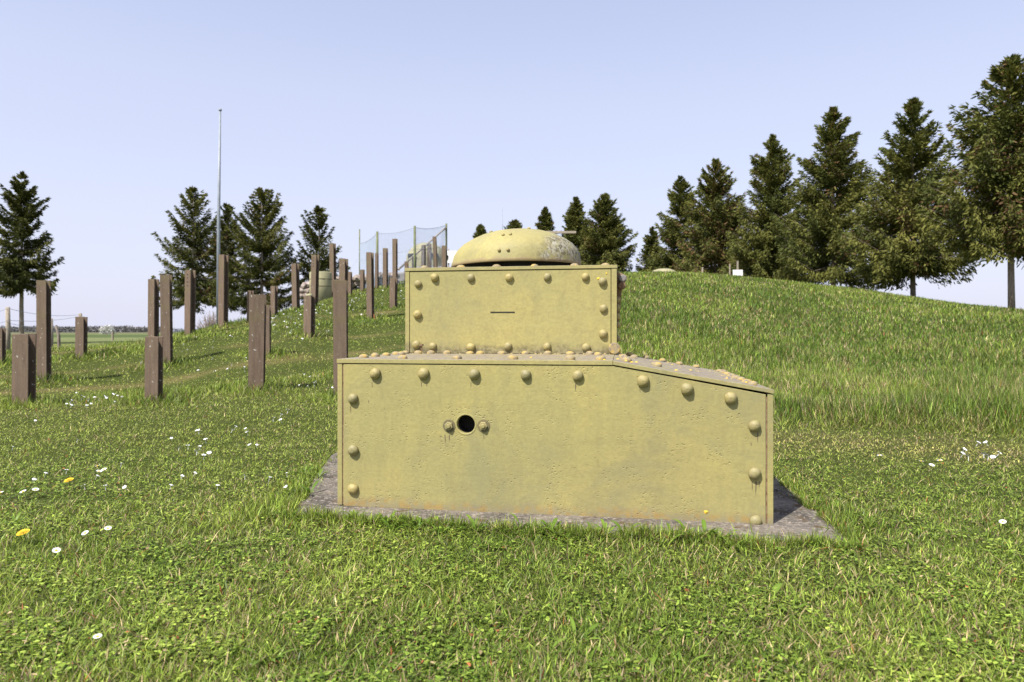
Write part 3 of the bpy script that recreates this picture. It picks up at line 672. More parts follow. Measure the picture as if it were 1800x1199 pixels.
# safety netting
net = thing('netting_fence', 'pale blue safety netting on tall green posts around the hilltop cupola', 'netting fence', (0, 0, 0))
NP = [(632, 403, 29.6), (663, 407, 26.8), (729, 397, 27.2), (784.5, 393, 29.8)]
tops = []; bots = []
for px, py, Y in NP:
    X, z = ground_thing(px, Y); zt = EYE+(583-py)/FPX*Y
    q = MB(); q.tube([(X, Y, z-.4), (X, Y, zt)], .045 if px > 640 else .028, 8); q.build('net_post', m_fpost, net, True)
    tops.append(Vector((X, Y, zt-.06))); bots.append(Vector((X, Y, z+.02)))
tops[0].z = EYE+(583-428)/FPX*29.6
for k in range(3):
    q = MB(); A, B, a_, b_ = tops[k], tops[k+1], bots[k], bots[k+1]; L_ = (B-A).length; nu = int(L_/.055); nv = 46
    r = .0032
    def pt(u, v):
        t = A.lerp(B, u); t.z -= .10*4*u*(1-u); return a_.lerp(b_, u).lerp(t, v)
    for iu in range(nu+1):
        u = iu/nu; p0, p1 = pt(u, 0), pt(u, 1); q.add([p0+Vector((-r, 0, 0)), p0+Vector((r, 0, 0)), p1+Vector((r, 0, 0)), p1+Vector((-r, 0, 0)), p0+Vector((0, 2*r, 0)), p1+Vector((0, 2*r, 0))], [(0, 1, 2, 3), (1, 4, 5, 2), (4, 0, 3, 5)])
    for iv_ in range(nv+1):
        q.tube([pt(u/6, iv_/nv) for u in range(7)], r, 3, False)
    q.build('net', m_net, net)
    q = MB(); q.tube([pt(u/8, 1) for u in range(9)], .009, 5); q.tube([pt(u/8, .62) for u in range(9)], .006, 5); q.build('net_cable', m_wire, net)
q = MB(); q.tube([P(784, 400, 29.75), P(700, 474, 27.0)], .04, 8); q.build('brace', m_wood, net)
# stay wire
q = MB(); q.tube([P(630, 455, 29.6), P(606, 486, 28.4)], .006, 5); q.build('stay_wire', m_wire, net)
# white panel behind
Y = 34; wp = thing('white_panel', 'blank white panel between the netting corner and the turret dome', 'panel', P(806, 480, Y)); z = float(hfun(P(806, 0, Y)[0], Y))
q = MB(); q.box((-.58, -.02, .49), (.75, .02, 1.10)); q.build('board', m_white, wp, bevel=.005)
for x in (-.5, .65): q = MB(); q.box((x-.03, .022, -1.2), (x+.03, .08, 1.2)); q.build('post', m_wood, wp)
# thin mast and wooden crossbeam behind the dome
Y = 46; X, z = ground_thing(883, Y); ms = MB(); zt = EYE+(583-363)/FPX*Y-z; ms.tube([(0, 0, -.3), (0, 0, zt*.6), (0, 0, zt)], [.05, .035, .015], 8)
o = ms.build('mast', m_pole, None, True); o.location = (X, Y, z); tag(o, 'thin dark mast poking up behind the turret dome', 'mast')
Y = 34; X, z = ground_thing(952, Y); cb = thing('crossbeam_frame', 'wooden post with a horizontal beam sticking out right of the turret dome', 'wooden frame', (X, Y, z)); zz = EYE+(583-408.5)/FPX*Y-z
q = MB(); q.box((-.08, -.06, -.4), (.08, .06, zz-.062)); q.build('post', m_wood, cb, bevel=.01)
q = MB(); q.box((-.5, -.06, zz-.06), (1.72, .06, zz+.06)); q.build('beam', m_wood, cb, bevel=.01)
# small far dome on the crest
Y = 42.5; X, z = ground_thing(1166.5, Y); zt = EYE+(583-472)/FPX*Y
fd = thing('steel_cupola', 'low smooth beige cupola dome on the grassy crest right of the turret', 'cupola', (X, Y, zt-.55))
q = MB(); q.lathe([(.92, -.5), (.92, .05), (.84, .26), (.62, .44), (.35, .52), (.03, .55)], 36); q.build('shell', m_beige, fd, True)
q = MB(); q.lathe([(1.0, -.5), (1.0, -.02), (.95, .04)], 36); q.build('collar', m_beige, fd, True)
# sign and stakes on the crest
def stake(px, yt, Y, r, lab, name='wooden_stake'):
    X, z = ground_thing(px, Y); q = MB(); q.tube([(0, 0, -.3), (0, 0, EYE+(583-yt)/FPX*Y-z)], r, 7); o = q.build(name, m_wood); o.location = (X, Y, z); tag(o, lab, 'stake', 'stakes on the crest'); return o
stake(1235, 470, 45, .06, 'wooden stake under the brown spruce right of the small cupola')
stake(1283, 464, 45, .05, 'wooden stake just left of the small white sign')
Y = 44; X, z = ground_thing(1296.5, Y); sg = thing('sign', 'small blank white sign on a wooden post under the spruces', 'sign', (X, Y, z)); zz = EYE-z
q = MB(); q.box((-.05, -.04, -.3), (.05, .04, zz+(583-459)/FPX*Y)); q.build('post', m_wood, sg, bevel=.006)
q = MB(); q.box((-.32, -.065, zz+(583-486)/FPX*Y), (.32, -.042, zz+(583-474.5)/FPX*Y)); q.build('board', m_white, sg, bevel=.004)

# ------------------------------------------------------------------ pasture fence on the far left
fn = thing('wire_fence', 'sagging wire pasture fence on weathered wooden posts at far left', 'fence', (0, 0, 0))
FPs = [(-46, 539, 13.0, .045), (13.5, 540, 14.2, .045), (90, 560, 20.5, .05), (141, 551, 16.8, .045)]
tp = []
for px, py, Y, r in FPs:
    X, z = ground_thing(px, Y); zt = EYE+(583-py)/FPX*Y
    q = MB(); q.tube([(X, Y, z-.3), (X+.01, Y, (z+zt)/2), (X, Y, zt)], [r, r, r*.9], 8); q.build('fence_post', m_wood, fn, True)
for ia, ib, ys in ((0, 1, ((541, 542), (562, 563), (575, 577))), (1, 3, ((542, 553), (563, 556), (568, 583)))):
    for (ya, yb) in ys:
        A = Vector(P(FPs[ia][0], ya, FPs[ia][2])); B = Vector(P(FPs[ib][0], yb, FPs[ib][2])); sag = random.uniform(.03, .09)
        q = MB(); q.tube([A.lerp(B, k/10)-Vector((0, 0, sag*4*(k/10)*(1-k/10))) for k in range(11)], .0045, 5); q.build('wire', m_wire, fn)
Y = 18; X, z = ground_thing(105, Y); q = MB(); q.tube([(0, 0, -.3), (-.03, 0, .45), (-.10, 0, EYE+(583-572)/FPX*Y-z)], [.035, .04, .03], 7)
o = q.build('old_stake', m_bark); o.location = (X, Y, z); tag(o, 'crooked dark stake leaning between the fence posts', 'stake')
# far woods, hedge and shrubs on the plain
def leaf_cloud(name, cx, cy, rx, ry, h, n, size, colA, colB, lab=None, cat=None, kind=None, base=0.0, ragged=.5):
    x = cx+rx*rng.uniform(-1, 1, n); y = cy+ry*rng.uniform(-1, 1, n)
    top_ = h*(1-ragged*fnoise(x*6/max(h, 1)*.25, y*.05, 77)); z = base+top_*rng.uniform(0, 1, n)**.8
    d = rng.normal(size=(n, 3, 3))*size; ctr = np.stack([x, y, z], 1)[:, None, :]; V = (ctr+d).reshape(-1, 3)
    c = np.array(colA)+(np.array(colB)-np.array(colA))*rng.random((n, 1)); col = np.repeat(c, 3, 0)
    me = np_mesh(name, V, np.arange(3*n), np.arange(n)*3, col, m_needle); o = link(name, me); tag(o, lab, cat, kind=kind); return o
leaf_cloud('distant_wood', -640, 900, 190, 12, 9, 9000, 1.1, (.13, .13, .12), (.22, .21, .20), 'distant grey-brown leafless wood along the horizon at left', 'wood', 'stuff')
leaf_cloud('distant_hedge', -900, 1500, 520, 12, 9, 8000, 1.5, (.22, .24, .27), (.30, .32, .34), 'faint bluish line of trees on the far horizon', 'trees', 'stuff')  # distance haze is put into the pale bluish leaf colour
leaf_cloud('flowering_bush', *[v for v in ((188-900)/FPX*220, 220)], 1.9, 1.2, 3.2, 500, .25, (.50, .50, .46), (.65, .65, .6), 'pale flowering bush far out in the field', 'bush', None, base=-.1, ragged=.4)
def bare_shrub(px, Y, h, lab):
    X, z = ground_thing(px, Y); q = MB(); rn = random.Random(px)
    for k in range(70):
        a = rn.uniform(0, 6.28); s = rn.uniform(.3, 1); t = Vector((math.cos(a)*h*.45*s, math.sin(a)*h*.45*s, h*rn.uniform(.6, 1)*(1.1-.35*s)))
        q.tube([(0, 0, -.2), t*.5+Vector((rn.uniform(-.1, .1), 0, .1)), t], [.03, .02, .01], 4, False)
        for j in range(4):
            b = t*rn.uniform(.4, .9); e = b+Vector((rn.uniform(-.4, .4), rn.uniform(-.4, .4), rn.uniform(.1, .5))); q.tube([b, e], [.014, .006], 3, False)
    o = q.build('bare_shrub', m_shrub); o.location = (X, Y, z); tag(o, lab, 'shrub')
bare_shrub(371, 48, 2.4, 'bare reddish shrub on the plain just left of the flagpole')
stake(198, 583, 60, .09, 'pale marker stake standing far out in the field')

# ------------------------------------------------------------------ spruces
def spruce(px, Y, ytop, half, ybot, seed, lab, grp, dens=1.0, brown=0.0, trunkvis=True, lean=0.0, tipup=.5, dark=1.0, tiers=False):
    rn = np.random.default_rng(seed); X, z0 = ground_thing(px, Y)
    ztop = EYE+(583-ytop)/FPX*Y-z0; H = ztop; zbot = max(.3, EYE+(583-ybot)/FPX*Y-z0); RC = 1.28*half/FPX*Y
    t = thing('spruce_tree', lab, 'tree', (X, Y, z0), 0, grp)
    tr = MB(); n = 8; cen = []
    for k in range(n+1):
        zz = -.3+(H*.985+.3)*k/n; cen.append((lean*zz*zz/H+rn.uniform(-.03, .03), rn.uniform(-.03, .03), zz))
    tr.tube(cen, [max(.015, H*.0125*(1-k/n)**.8+.012) for k in range(n+1)], 9)
    Vs = []; Cs = []
    g0 = np.array([.042, .058, .014])*dark; g1 = np.array([.165, .162, .038])*dark; br = np.array([.16, .095, .045])
    nb = int((13 if tiers else 20)*H*dens**.5)
    hs = np.sort(rn.uniform(0, 1, nb)**1.12); limb = 0
    sprays = int((17 if Y < 70 else 10)*dens); LS = 1.0 if Y < 70 else 1.35
    if tiers: sprays = int(30*dens)
    for h_ in hs:
        zz = zbot+(H-zbot)*h_; az = rn.uniform(0, 2*math.pi)
        prof = (1-h_)**.78*(.84+.16*smooth(h_*6))
        ln = RC*prof*rn.uniform(.55, 1.0)+.05+.12*(1-h_); ln *= 1-.45*smooth((h_-.86)/.14)
        if rn.random() < .09: ln *= 1.22
        cx = lean*zz*zz/H
        up = (.95*h_**.8-.22*(1-h_)**2)*tipup*1.5+rn.uniform(-.18, .18)      # boughs rise in the upper crown and sag below
        m = max(4, int(ln/.15)); s = np.linspace(.10, 1, m)
        rad = s*ln*math.cos(min(1.1, max(-.3, up))*.6); dz = up*rad-.16*ln*np.sin(s*math.pi)*(1-h_)+.20*tipup*ln*s**3
        wob = rn.uniform(-.12, .12)*ln*np.sin(s*math.pi)
        bx = cx+rad*math.cos(az)-wob*math.sin(az); by = rad*math.sin(az)+wob*math.cos(az); bz = zz+dz
        if limb < 130 and ln > RC*.3:
            tr.tube([(cx, 0, zz), (bx[m//2], by[m//2], bz[m//2]), (bx[-1], by[-1], bz[-1])], [.03*(1-h_)+.012, .016, .006], 4, False); limb += 1
        N = m*sprays; ii = np.repeat(np.arange(m), sprays); base = np.stack([bx[ii], by[ii], bz[ii]], 1)
        sp = (.05+.20*np.sin(np.clip(s[ii], 0, 1)*math.pi*.88))*min(ln, 2.6)*.75
        side = rn.normal(0, .55, N); px_ = -math.sin(az); py_ = math.cos(az)
        curtain = rn.random(N)**1.6*(.55*(1-h_)+.10)*min(1.0, ln*.55)*(.42 if tiers else 1)                # twigs that hang below the bough
        base += np.stack([px_*side*sp+rn.normal(0, .04, N), py_*side*sp+rn.normal(0, .04, N), -np.abs(side)*sp*.3-curtain+rn.uniform(-.03, .07, N)], 1)
        out_ = .55+.5*h_; dirx = math.cos(az)*out_+px_*side*.7+rn.normal(0, .25, N); diry = math.sin(az)*out_+py_*side*.7+rn.normal(0, .25, N)
        hang = rn.uniform(-1.5, .1, N)*(1-h_)+h_*rn.uniform(-.2, 1.5, N)
        d = np.stack([dirx, diry, hang], 1); d /= np.linalg.norm(d, axis=1)[:, None]
        L = rn.uniform(.13, .33, N)*LS; wv = rn.normal(size=(N, 3)); wv -= (wv*d).sum(1)[:, None]*d; wv /= np.linalg.norm(wv, axis=1)[:, None]
        w_ = (L*rn.uniform(.20, .36, N))[:, None]; L = L[:, None]
        q = np.stack([base-wv*w_*.5, base+wv*w_*.5, base+d*L*.6+wv*w_*.45+[0, 0, -.01], base+d*L, base+d*L*.55-wv*w_*.5], 1)
        Vs.append(q.reshape(-1, 3))
        tcol = np.clip(rn.random((N, 1))*.35+rn.random()*.65, 0, 1); c = g0+(g1-g0)*tcol
        if brown > 0 and rn.random() < brown*1.6:
            mb = (rn.random((N, 1)) < .35); c = np.where(mb, br*rn.uniform(.6, 1.1, (N, 1)), c)
        Cs.append(np.repeat(c, 5, 0))
    V = np.concatenate(Vs); cols = np.concatenate(Cs); n5 = len(V)//5
    me = np_mesh('crown', V, np.arange(len(V)), np.arange(n5)*5, cols, m_needle); link('crown', me, t)
    tr.build('trunk', m_bark, t, True)
    return n5
GL = 'spruces beyond the slope at left'; GM = 'spruces behind the turret dome'; GR = 'row of spruces along the hill at right'
tot = 0
S = [
 (38, 50, 306, 60, 505, 1, 'tall see-through spruce at the left edge with a bare trunk foot', GL, .62, .03, 0.0, .6, .8),
 (340, 56, 331, 66, 520, 2, 'spruce left of the flagpole with long low side boughs', GL, .52, .05, .0, .9, .85),
 (398, 63, 358, 48, 530, 3, 'smaller spruce just right of the flagpole, squeezed between two larger ones', GL, .6, .03, .0, .6, .8),
 (460, 57, 333, 72, 530, 4, 'broad dense spruce right of the flagpole', GL, .62, .05, .0, .9, .85),
 (561, 60, 365, 54, 540, 5, 'open pointed spruce above the beige drum', GL, .5, .02, .0, 1.0, .8),
 (845, 95, 397, 20, 470, 6, 'spruce tip just showing left above the turret dome', GM, .8, 0, .0, .5, 1),
 (905, 92, 388, 30, 470, 7, 'low spruce top behind the middle of the turret dome', GM, .8, 0, .0, .5, 1),
 (958, 90, 367, 27, 480, 8, 'narrow spruce right behind the dome top', GM, 1.0, .03, .0, .4, 1),
 (1012, 88, 349, 34, 480, 9, 'spruce above the end of the wooden crossbeam', GM, 1.0, .06, .0, .4, 1),
 (1063, 84, 342, 52, 482, 10, 'wide dark spruce right of the turret dome, edge of the middle clump', GM, 1.1, .03, .0, .5, 1.0),
 (1146, 84, 402, 24, 492, 11, 'smallest spruce behind the small cupola at the left end of the row', GR, .9, .02, .0, .4, 1),
 (1197, 78, 312, 54, 492, 12, 'slim pointed spruce left of the brownish one', GR, 1.0, .04, .0, .4, 1.1),
 (1258, 70, 284, 72, 496, 13, 'brownish cone-laden spruce in the right row', GR, 1.0, .33, .0, .7, 1.1),
 (1357, 60, 241, 74, 482, 14, 'tall green spruce right of the brownish one', GR, 1.1, .06, .0, .5, 1.15),
 (1465, 53, 192, 87, 474, 15, 'big spruce with one long bough reaching to the right', GR, 1.0, .06, .0, .6, 1.15),
 (1605, 43, 178, 96, 462, 16, 'spruce with short clear trunk, second from the right edge', GR, .95, .08, .0, .6, 1.15),
 (1777, 35.5, 104, 122, 415, 17, 'tallest spruce at the right edge with a bare pale trunk', GR, .9, .16, .0, .6, 1.15),
]
for (px, Y, yt, hf, yb, sd, lab, grp, dens, br, lean, tip, dk) in S:
    tot += spruce(px, Y, yt, hf, yb, sd, lab, grp, dens, br, True, lean, tip, dk, grp == GL)
print('spruce sprays', tot)

# ------------------------------------------------------------------ grass
def inside(x, y, poly):
    c = np.zeros(len(x), bool); n = len(poly)
    for k in range(n):
        (x0, y0), (x1, y1) = poly[k], poly[(k+1) % n]
        cond = ((y0 > y) != (y1 > y)) & (x < (x1-x0)*(y-y0)/((y1-y0) or 1e-9)+x0); c ^= cond
    return c
POSTXY = np.array([[o.location.x, o.location.y] for o in C.objects if o.name.startswith('rail_post')])
def tall_left(x, y):
    s = .73*x-.68*y; t = np.zeros(len(x))
    for r0, a in ((-9.0, .6), (-14.3, .75), (-16.6, .7)):
        t = np.maximum(t, a*np.exp(-((s-r0)/.42)**2)*(.35+1.3*fnoise(x*1.3, y*1.3, 95)))
    for (a_, b_) in POSTXY: t = np.maximum(t, np.exp(-((x-a_)**2+(y-b_)**2)/.20))
    return np.clip(t, 0, 1)*smooth((-x-.8)/.8)*smooth((y-6.3)/1.5)
def front_edge():                       # extra blades that lean over the edges of the slab
    pts = SLAB[:6]; X, Y = [], []
    for (a, b) in zip(pts[:-1], pts[1:]):
        n = int(math.dist(a, b)*9000); t = rng.random(n); t = t[fnoise(t*9, t*0+a[0]*7, 91) > rng.uniform(.25, .62, n)]; n = len(t)
        xs = a[0]+(b[0]-a[0])*t+rng.normal(size=n)*.004; ys = a[1]+(b[1]-a[1])*t
        X.append(xs); Y.append(ys-.05+.10*(fnoise(xs*6, ys*6, 63)-.30)-np.abs(rng.normal(size=n))*.03)
    for (a, b, s) in ((SLAB[0], SLAB[-1], -1), (SLAB[5], SLAB[6], 1)):
        n = int(math.dist(a, b)*5000); t = rng.random(n); t = t[fnoise(t*9, t*0+s, 92) > rng.uniform(.25, .6, n)]; n = len(t); X.append(a[0]+(b[0]-a[0])*t+s*(.01+.05*rng.random(n)-.05*fnoise(t*9, t*0, 64))); Y.append(a[1]+(b[1]-a[1])*t)
    return np.concatenate(X), np.concatenate(Y)
def grass(N, ymin, ymax, name, lab):
    u = rng.uniform(-1.08, 1.08, N); y = np.exp(rng.uniform(math.log(ymin), math.log(ymax), N)); x = u*y
    y = np.where(fnoise(x*2.6, y*2.6, 81) > .735, y+.09*rng.random(N), y)
    xe, ye = front_edge(); ne = len(xe)
    keep = ~(inside(x+.035*rng.normal(size=N)+.10*(fnoise(x*5, y*5, 61)-.5), y+.03*rng.normal(size=N)+.12*(fnoise(x*5, y*5, 62)-.38), SLAB)); hid = (x > -.75) & (x < 1.1) & (y > 3.3) & (y < 5.5); keep &= ~hid
    # thin out where the turret hides the slope, and beyond the left crest
    pxu = 900+FPX*u; cr = np.interp(pxu, _g, _YC)+1.0; keep &= (y < cr+(pxu < 420)*30)
    x, y = np.concatenate([x[keep], xe]), np.concatenate([y[keep], ye]); N = len(x); edge = np.arange(N) >= N-ne; z = hfun(x, y)
    px = 900+FPX*x/y
    y0 = np.interp(px, _g, _Y0)
    bank = smooth((x-.9)/.8)*smooth((y-(5.7-.5*np.maximum(x-2, 0)))/.8)     # unmown hill at right
    bank = np.maximum(bank, smooth((px-700)/120)*smooth((y-7)/1.5))
    tl = tall_left(x, y); stw = straw_amount(x, y)
    cl = fnoise(x*2.3, y*2.3, 40); cl2 = fnoise(x*.7, y*.7, 44); cl3 = fnoise(x*9, y*9, 48)
    fringe = np.exp(-(np.maximum(0, np.abs(y-(2.98-.14*x))-.02)/.10)**2)*((x > -1.05) & (x < 1.4))
    fringe = np.maximum(fringe, np.exp(-((x+1.15)/.10)**2)*((y > 3.0) & (y < 5)))
    fringe = np.maximum(fringe, .8*np.exp(-((x-1.5)/.10)**2)*((y > 2.9) & (y < 5)))
    L = .020+.034*rng.random(N)*(.5+cl); w = .0016+.0034*rng.random(N)**1.6
    lean = rng.uniform(.35, 1.45, N)
    L = L*(1-bank)+bank*(.05+.13*rng.random(N)*(.25+1.3*cl2)+.07*(fnoise(x*.55, y*.4, 99) > .60)); lean = lean*(1-bank*.55)
    L += tl*rng.uniform(.05, .19, N); lean *= (1-.5*tl)
    L += fringe*rng.uniform(.0, .055, N); lean *= (1-.45*fringe)
    stalk0 = rng.random(N) < .018*(y < 9)*(~edge); L = np.where(stalk0, rng.uniform(.05, .12, N)*(1+bank), L); lean = np.where(stalk0, rng.uniform(.7, 1.5, N)*(1-.5*bank), lean); w = np.where(stalk0, .0018, w)
    L = np.where(edge, .018+.055*rng.random(N)**2.0+.03*(cl-.3), L); lean = np.where(edge, rng.uniform(.1, 1.3, N), lean)
    clover = (~edge) & (rng.random(N) < .34*smooth((cl3-.42)*6)) & (bank < .3) & (tl < .3) & (y < 9)
    L = np.where(clover, rng.uniform(.009, .018, N), L); w = np.where(clover, rng.uniform(.008, .015, N), w); lean = np.where(clover, rng.uniform(1.0, 1.6, N), lean)
    w = np.maximum(w, y*.00066*rng.uniform(.7, 1.5, N)); L = np.maximum(L, y*.0020); lawn = (bank < .2) & (tl < .2) & (y > 3.3) & ~clover; L = np.where(lawn, L*.72, L)
    phi = rng.uniform(0, 2*math.pi, N); dx, dy = np.cos(phi), np.sin(phi)
    tw = rng.uniform(-.9, .9, N); ca, sa = np.cos(phi+math.pi/2+tw), np.sin(phi+math.pi/2+tw)
    l2 = lean*1.35
    zb = z+np.where(clover, rng.uniform(.004, .024, N), -.004)
    m = np.stack([x+dx*np.sin(lean)*L*.55, y+dy*np.sin(lean)*L*.55, zb+np.cos(lean)*L*.55], 1)
    t = m+np.stack([dx*np.sin(l2), dy*np.sin(l2), np.cos(l2)], 1)*(L*.45)[:, None]
    a = np.stack([ca, sa, np.zeros(N)], 1)*(w/2)[:, None]; b0 = np.stack([x, y, zb], 1)
    bw = np.where(clover, .35, .8)[:, None]
    V = np.stack([b0-a*bw, b0+a*bw, m+a, t, m-a], 1).reshape(-1, 3)
    ix = np.arange(N)*5
    loops = np.stack([ix, ix+1, ix+2, ix+4, ix+4, ix+2, ix+3], 1).ravel()
    starts = np.stack([np.arange(N)*7, np.arange(N)*7+4], 1).ravel()
    g_a = np.array([.108, .190, .020]); g_b = np.array([.345, .410, .075]); g_c = np.array([.036, .095, .012]); stc = np.array([.46, .37, .19])
    k1 = np.clip(rng.random(N)*.7+cl*.5-.1, 0, 1)[:, None]
    c = g_a+(g_b-g_a)*k1
    kd = np.clip(smooth((cl2-.5)*4)*.5+bank*(.15+.75*smooth((fnoise(x*.33, y*.22, 71)-.42)*5))+tl*.5+fringe*.3, 0, .9)[:, None]*rng.random((N, 1)); c = c*(1-kd)+g_c*kd
    yl_ = np.clip((1-bank)*(1-tl)*smooth((y-3.2)/3)*.95, 0, 1)[:, None]*rng.random((N, 1)); c = c*(1-yl_)+np.array([.36, .39, .085])*yl_
    lane = np.exp(-((y-(5.15-.55*np.maximum(x-2, 0)))/.42)**2)*smooth((x-1.3)/.4)*(y > 2.5); kl = np.clip(lane*1.1, 0, 1)[:, None]*(rng.random((N, 1)) < .75); c = c*(1-kl)+np.array([.46, .44, .12])*kl
    ps = .10+.25*lane+.5*stw+.22*bank*smooth((cl-.36)*4)+.10*(1-bank)*smooth((fnoise(x*1.3, y*1.3, 52)-.45)*5)
    ps = np.where(y > 8, ps*.75, ps)*(1-.7*tl)*(1-.7*fringe)*np.where(clover, .1, 1)
    ps = np.where(stalk0, 1, ps)
    iss = (rng.random(N) < ps)[:, None]; stalk = iss[:, 0] & (rng.random(N) < .12) & (y < 12); c = np.where(iss, stc*rng.uniform(.45, 1.1, (N, 1))*np.array([1, .95+.1*rng.random(), 1]), c)
    red = (rng.random(N) < .008)[:, None]; c = np.where(red, np.array([.30, .10, .04]), c)
    c *= np.clip(np.exp(rng.normal(-.06, .45, (N, 1))), .25, 1.9)
    me = np_mesh(name, V, loops, starts, np.repeat(c, 5, 0), m_grass); o = link(name, me); tag(o, lab, 'grass', kind='stuff')
grass(950000, 1.35, 48, 'meadow_grass', 'short green lawn and taller meadow grass covering the ground and hill')
# broad leaves: plantain and dandelion rosettes, part of the ground cover
def rosettes(spots):
    Vs = []; loops = []; starts = []; Cs = []; nv = 0; nl = 0
    for (x, y, sc, up) in spots:
        z = float(hfun(x, y))-.006; sc *= .78; n = random.randint(5, 9); hue = random.random(); a0 = random.random()*6
        for k in range(n):
            a = a0+k*2*math.pi/n+random.uniform(-.4, .4); L = sc*random.uniform(.6, 1.15); w_ = L*random.uniform(.06, .115); el = up*random.uniform(.5, 1.2); m = 6
            c = np.array([.075, .150, .018])+np.array([.11, .12, .02])*(.5*hue+.5*random.random()); c *= random.uniform(.8, 1.15)
            px_, pz_ = 0.0, -.004; dxa, dya = math.cos(a), math.sin(a); pts_ = []
            for q in range(m+1):
                s = q/m; ww = w_*max(.06, math.sin(min(1, s*1.02+.02)**1.25*math.pi)**.8) if q < m else .0004
                ang = el-(1.1*s*s)*el; px_ += math.cos(ang)*L/m; pz_ += math.sin(ang)*L/m
                cx, cy = x+dxa*px_, y+dya*px_
                pts_ += [(cx-dya*ww, cy+dxa*ww, z+pz_+.35*ww), (cx, cy, z+pz_), (cx+dya*ww, cy-dxa*ww, z+pz_+.35*ww)]
            Vs += pts_; Cs += [c*(1.0 if r % 3 != 1 else 1.25) for r in range(len(pts_))]
            for q in range(m):
                for r in (0, 1):
                    b = nv+q*3+r; loops += [b, b+1, b+4, b+3]; starts.append(nl); nl += 4
            nv += len(pts_)
    me = np_mesh('broadleaf_weeds', np.array(Vs), np.array(loops), np.array(starts), np.array(Cs), m_grass, True)
    o = link('broadleaf_weeds', me); tag(o, 'broad-leaved plantain and dandelion rosettes among the lawn grass', 'weeds', kind='stuff')
sp_ = []
for px, py, s in ((688,935,.085),(735,932,.075),(770,940,.06),(918,930,.085),(968,938,.085),(1010,945,.06),(1065,938,.075),(1100,945,.085),(1135,948,.07),(1210,945,.09),(1240,955,.10),(1265,955,.09),(1180,945,.07),(1290,965,.08),(1330,975,.06),(850,985,.075),(830,1000,.07),(1020,950,.06),(560,840,.08),(545,870,.09),(535,830,.07),(1110,1010,.08),(1015,1130,.11),(955,1150,.10),(1140,1180,.12),(1200,1170,.09),(1245,1110,.08),(1350,1060,.12),(1380,1080,.10),(1310,1050,.09),(1370,1040,.08),(1050,1165,.07),(1085,1185,.1),(470,1000,.09),(450,1010,.08),(150,1050,.09),(190,1040,.08),(80,1130,.1),(140,1180,.09),(490,1090,.07),(470,1160,.1),(25,925,.07),(1750,1060,.07),(1620,1100,.08),(1690,1150,.07),(1390,1140,.08),(310,1020,.07),(620,1060,.07),(700,1120,.09),(820,1180,.08),(1560,1010,.07),(1500,1180,.09)):
    gx_, gy_ = gp(px, py); sp_.append((gx_, gy_, s*(1.35 if py < 970 else 1), 1.0 if py < 970 else .6))
for k in range(85):
    t_ = random.random()*5; q_ = int(t_); a_, b_ = SLAB[q_], SLAB[q_+1]; f_ = t_-q_
    sp_.append((a_[0]+(b_[0]-a_[0])*f_, a_[1]+(b_[1]-a_[1])*f_-random.uniform(.0, .09), random.uniform(.05, .10), random.uniform(.8, 1.25)))
for k in range(260):
    y = math.exp(random.uniform(math.log(1.5), math.log(6))); x = random.uniform(-.85, .85)*y
    if -1.15 < x < 1.5 and 2.75 < y < 5.6: continue
    sp_.append((x, y, random.uniform(.025, .06), random.uniform(.3, .9)))
rosettes(sp_)

# ------------------------------------------------------------------ flowers
def daisy_parts(r=.013, h=.04):
    p = MB(); n = 15
    for k in range(n):
        a = 2*math.pi*k/n; w_ = .17; p.add([(.3*r*math.cos(a-w_), .3*r*math.sin(a-w_), h+.001), (r*math.cos(a-w_*.9), r*math.sin(a-w_*.9), h+.003), (1.06*r*math.cos(a), 1.06*r*math.sin(a), h+.0035), (r*math.cos(a+w_*.9), r*math.sin(a+w_*.9), h+.003), (.3*r*math.cos(a+w_), .3*r*math.sin(a+w_), h+.001)], [(0, 1, 2, 3, 4)])
    c = MB(); c.lathe([(.36*r, h), (.36*r, h+.0025), (.22*r, h+.0045), (.02*r, h+.005)], 9)
    s = MB(); s.tube([(0, 0, -.01), (.003, 0, h*.5), (0, 0, h)], .0009, 5)
    out = []
    for m, mm, nm in ((p, m_petal, 'petals'), (c, m_yc, 'flower_centre'), (s, m_stem, 'stem')):
        me = m.mesh(nm); me.materials.append(mm); out.append((nm, me))
    return out
DP = daisy_parts()
def daisy_near(px, py, lab, sc=1.0):
    x, y = gp(px, py); 
    if y > 6: y = hit(px, py) or y; x = (px-900)/FPX*y
    t = thing('daisy', lab, 'daisy', (x, y, float(hfun(x, y))), random.random()*6, 'daisies in the lawn'); t.scale = (sc,)*3
    t.rotation_euler = (random.uniform(-.1, .5), random.uniform(-.4, .3), random.random()*.5)
    for nm, me in DP: link(nm, me, t)
near = [(189,943,'white daisy in the near lawn at lower left, just right of the lower dandelion'),(158,950,'half-closed daisy beside the open daisy near the lower dandelion'),(97,983,'tilted daisy below the lower dandelion at bottom left'),(172,1138,'lone white flower near the bottom left corner'),
 (188,838,'cluster daisy at mid left, biggest of its group'),(176,832,'daisy left of the biggest one of the mid left group'),(170,842,'daisy below left in the mid left group'),(60,876,'daisy near the left edge above the dandelion'),(48,879,'daisy left neighbour of the one near the left edge'),(6,883,'daisy at the very left edge'),
 (1765,931,'white daisy at the right edge, nearest the bottom right'),(1548,814,'lone daisy in the lawn right of the turret'),(1618,826,'left daisy of a pair on the right lawn'),(1634,830,'right daisy of a pair on the right lawn'),(1655,824,'faint daisy right of the pair on the right lawn')]
for px, py, lab in near: daisy_near(px, py, lab, (.8 if py > 1100 else 1.0) if py > 900 else 1.15)
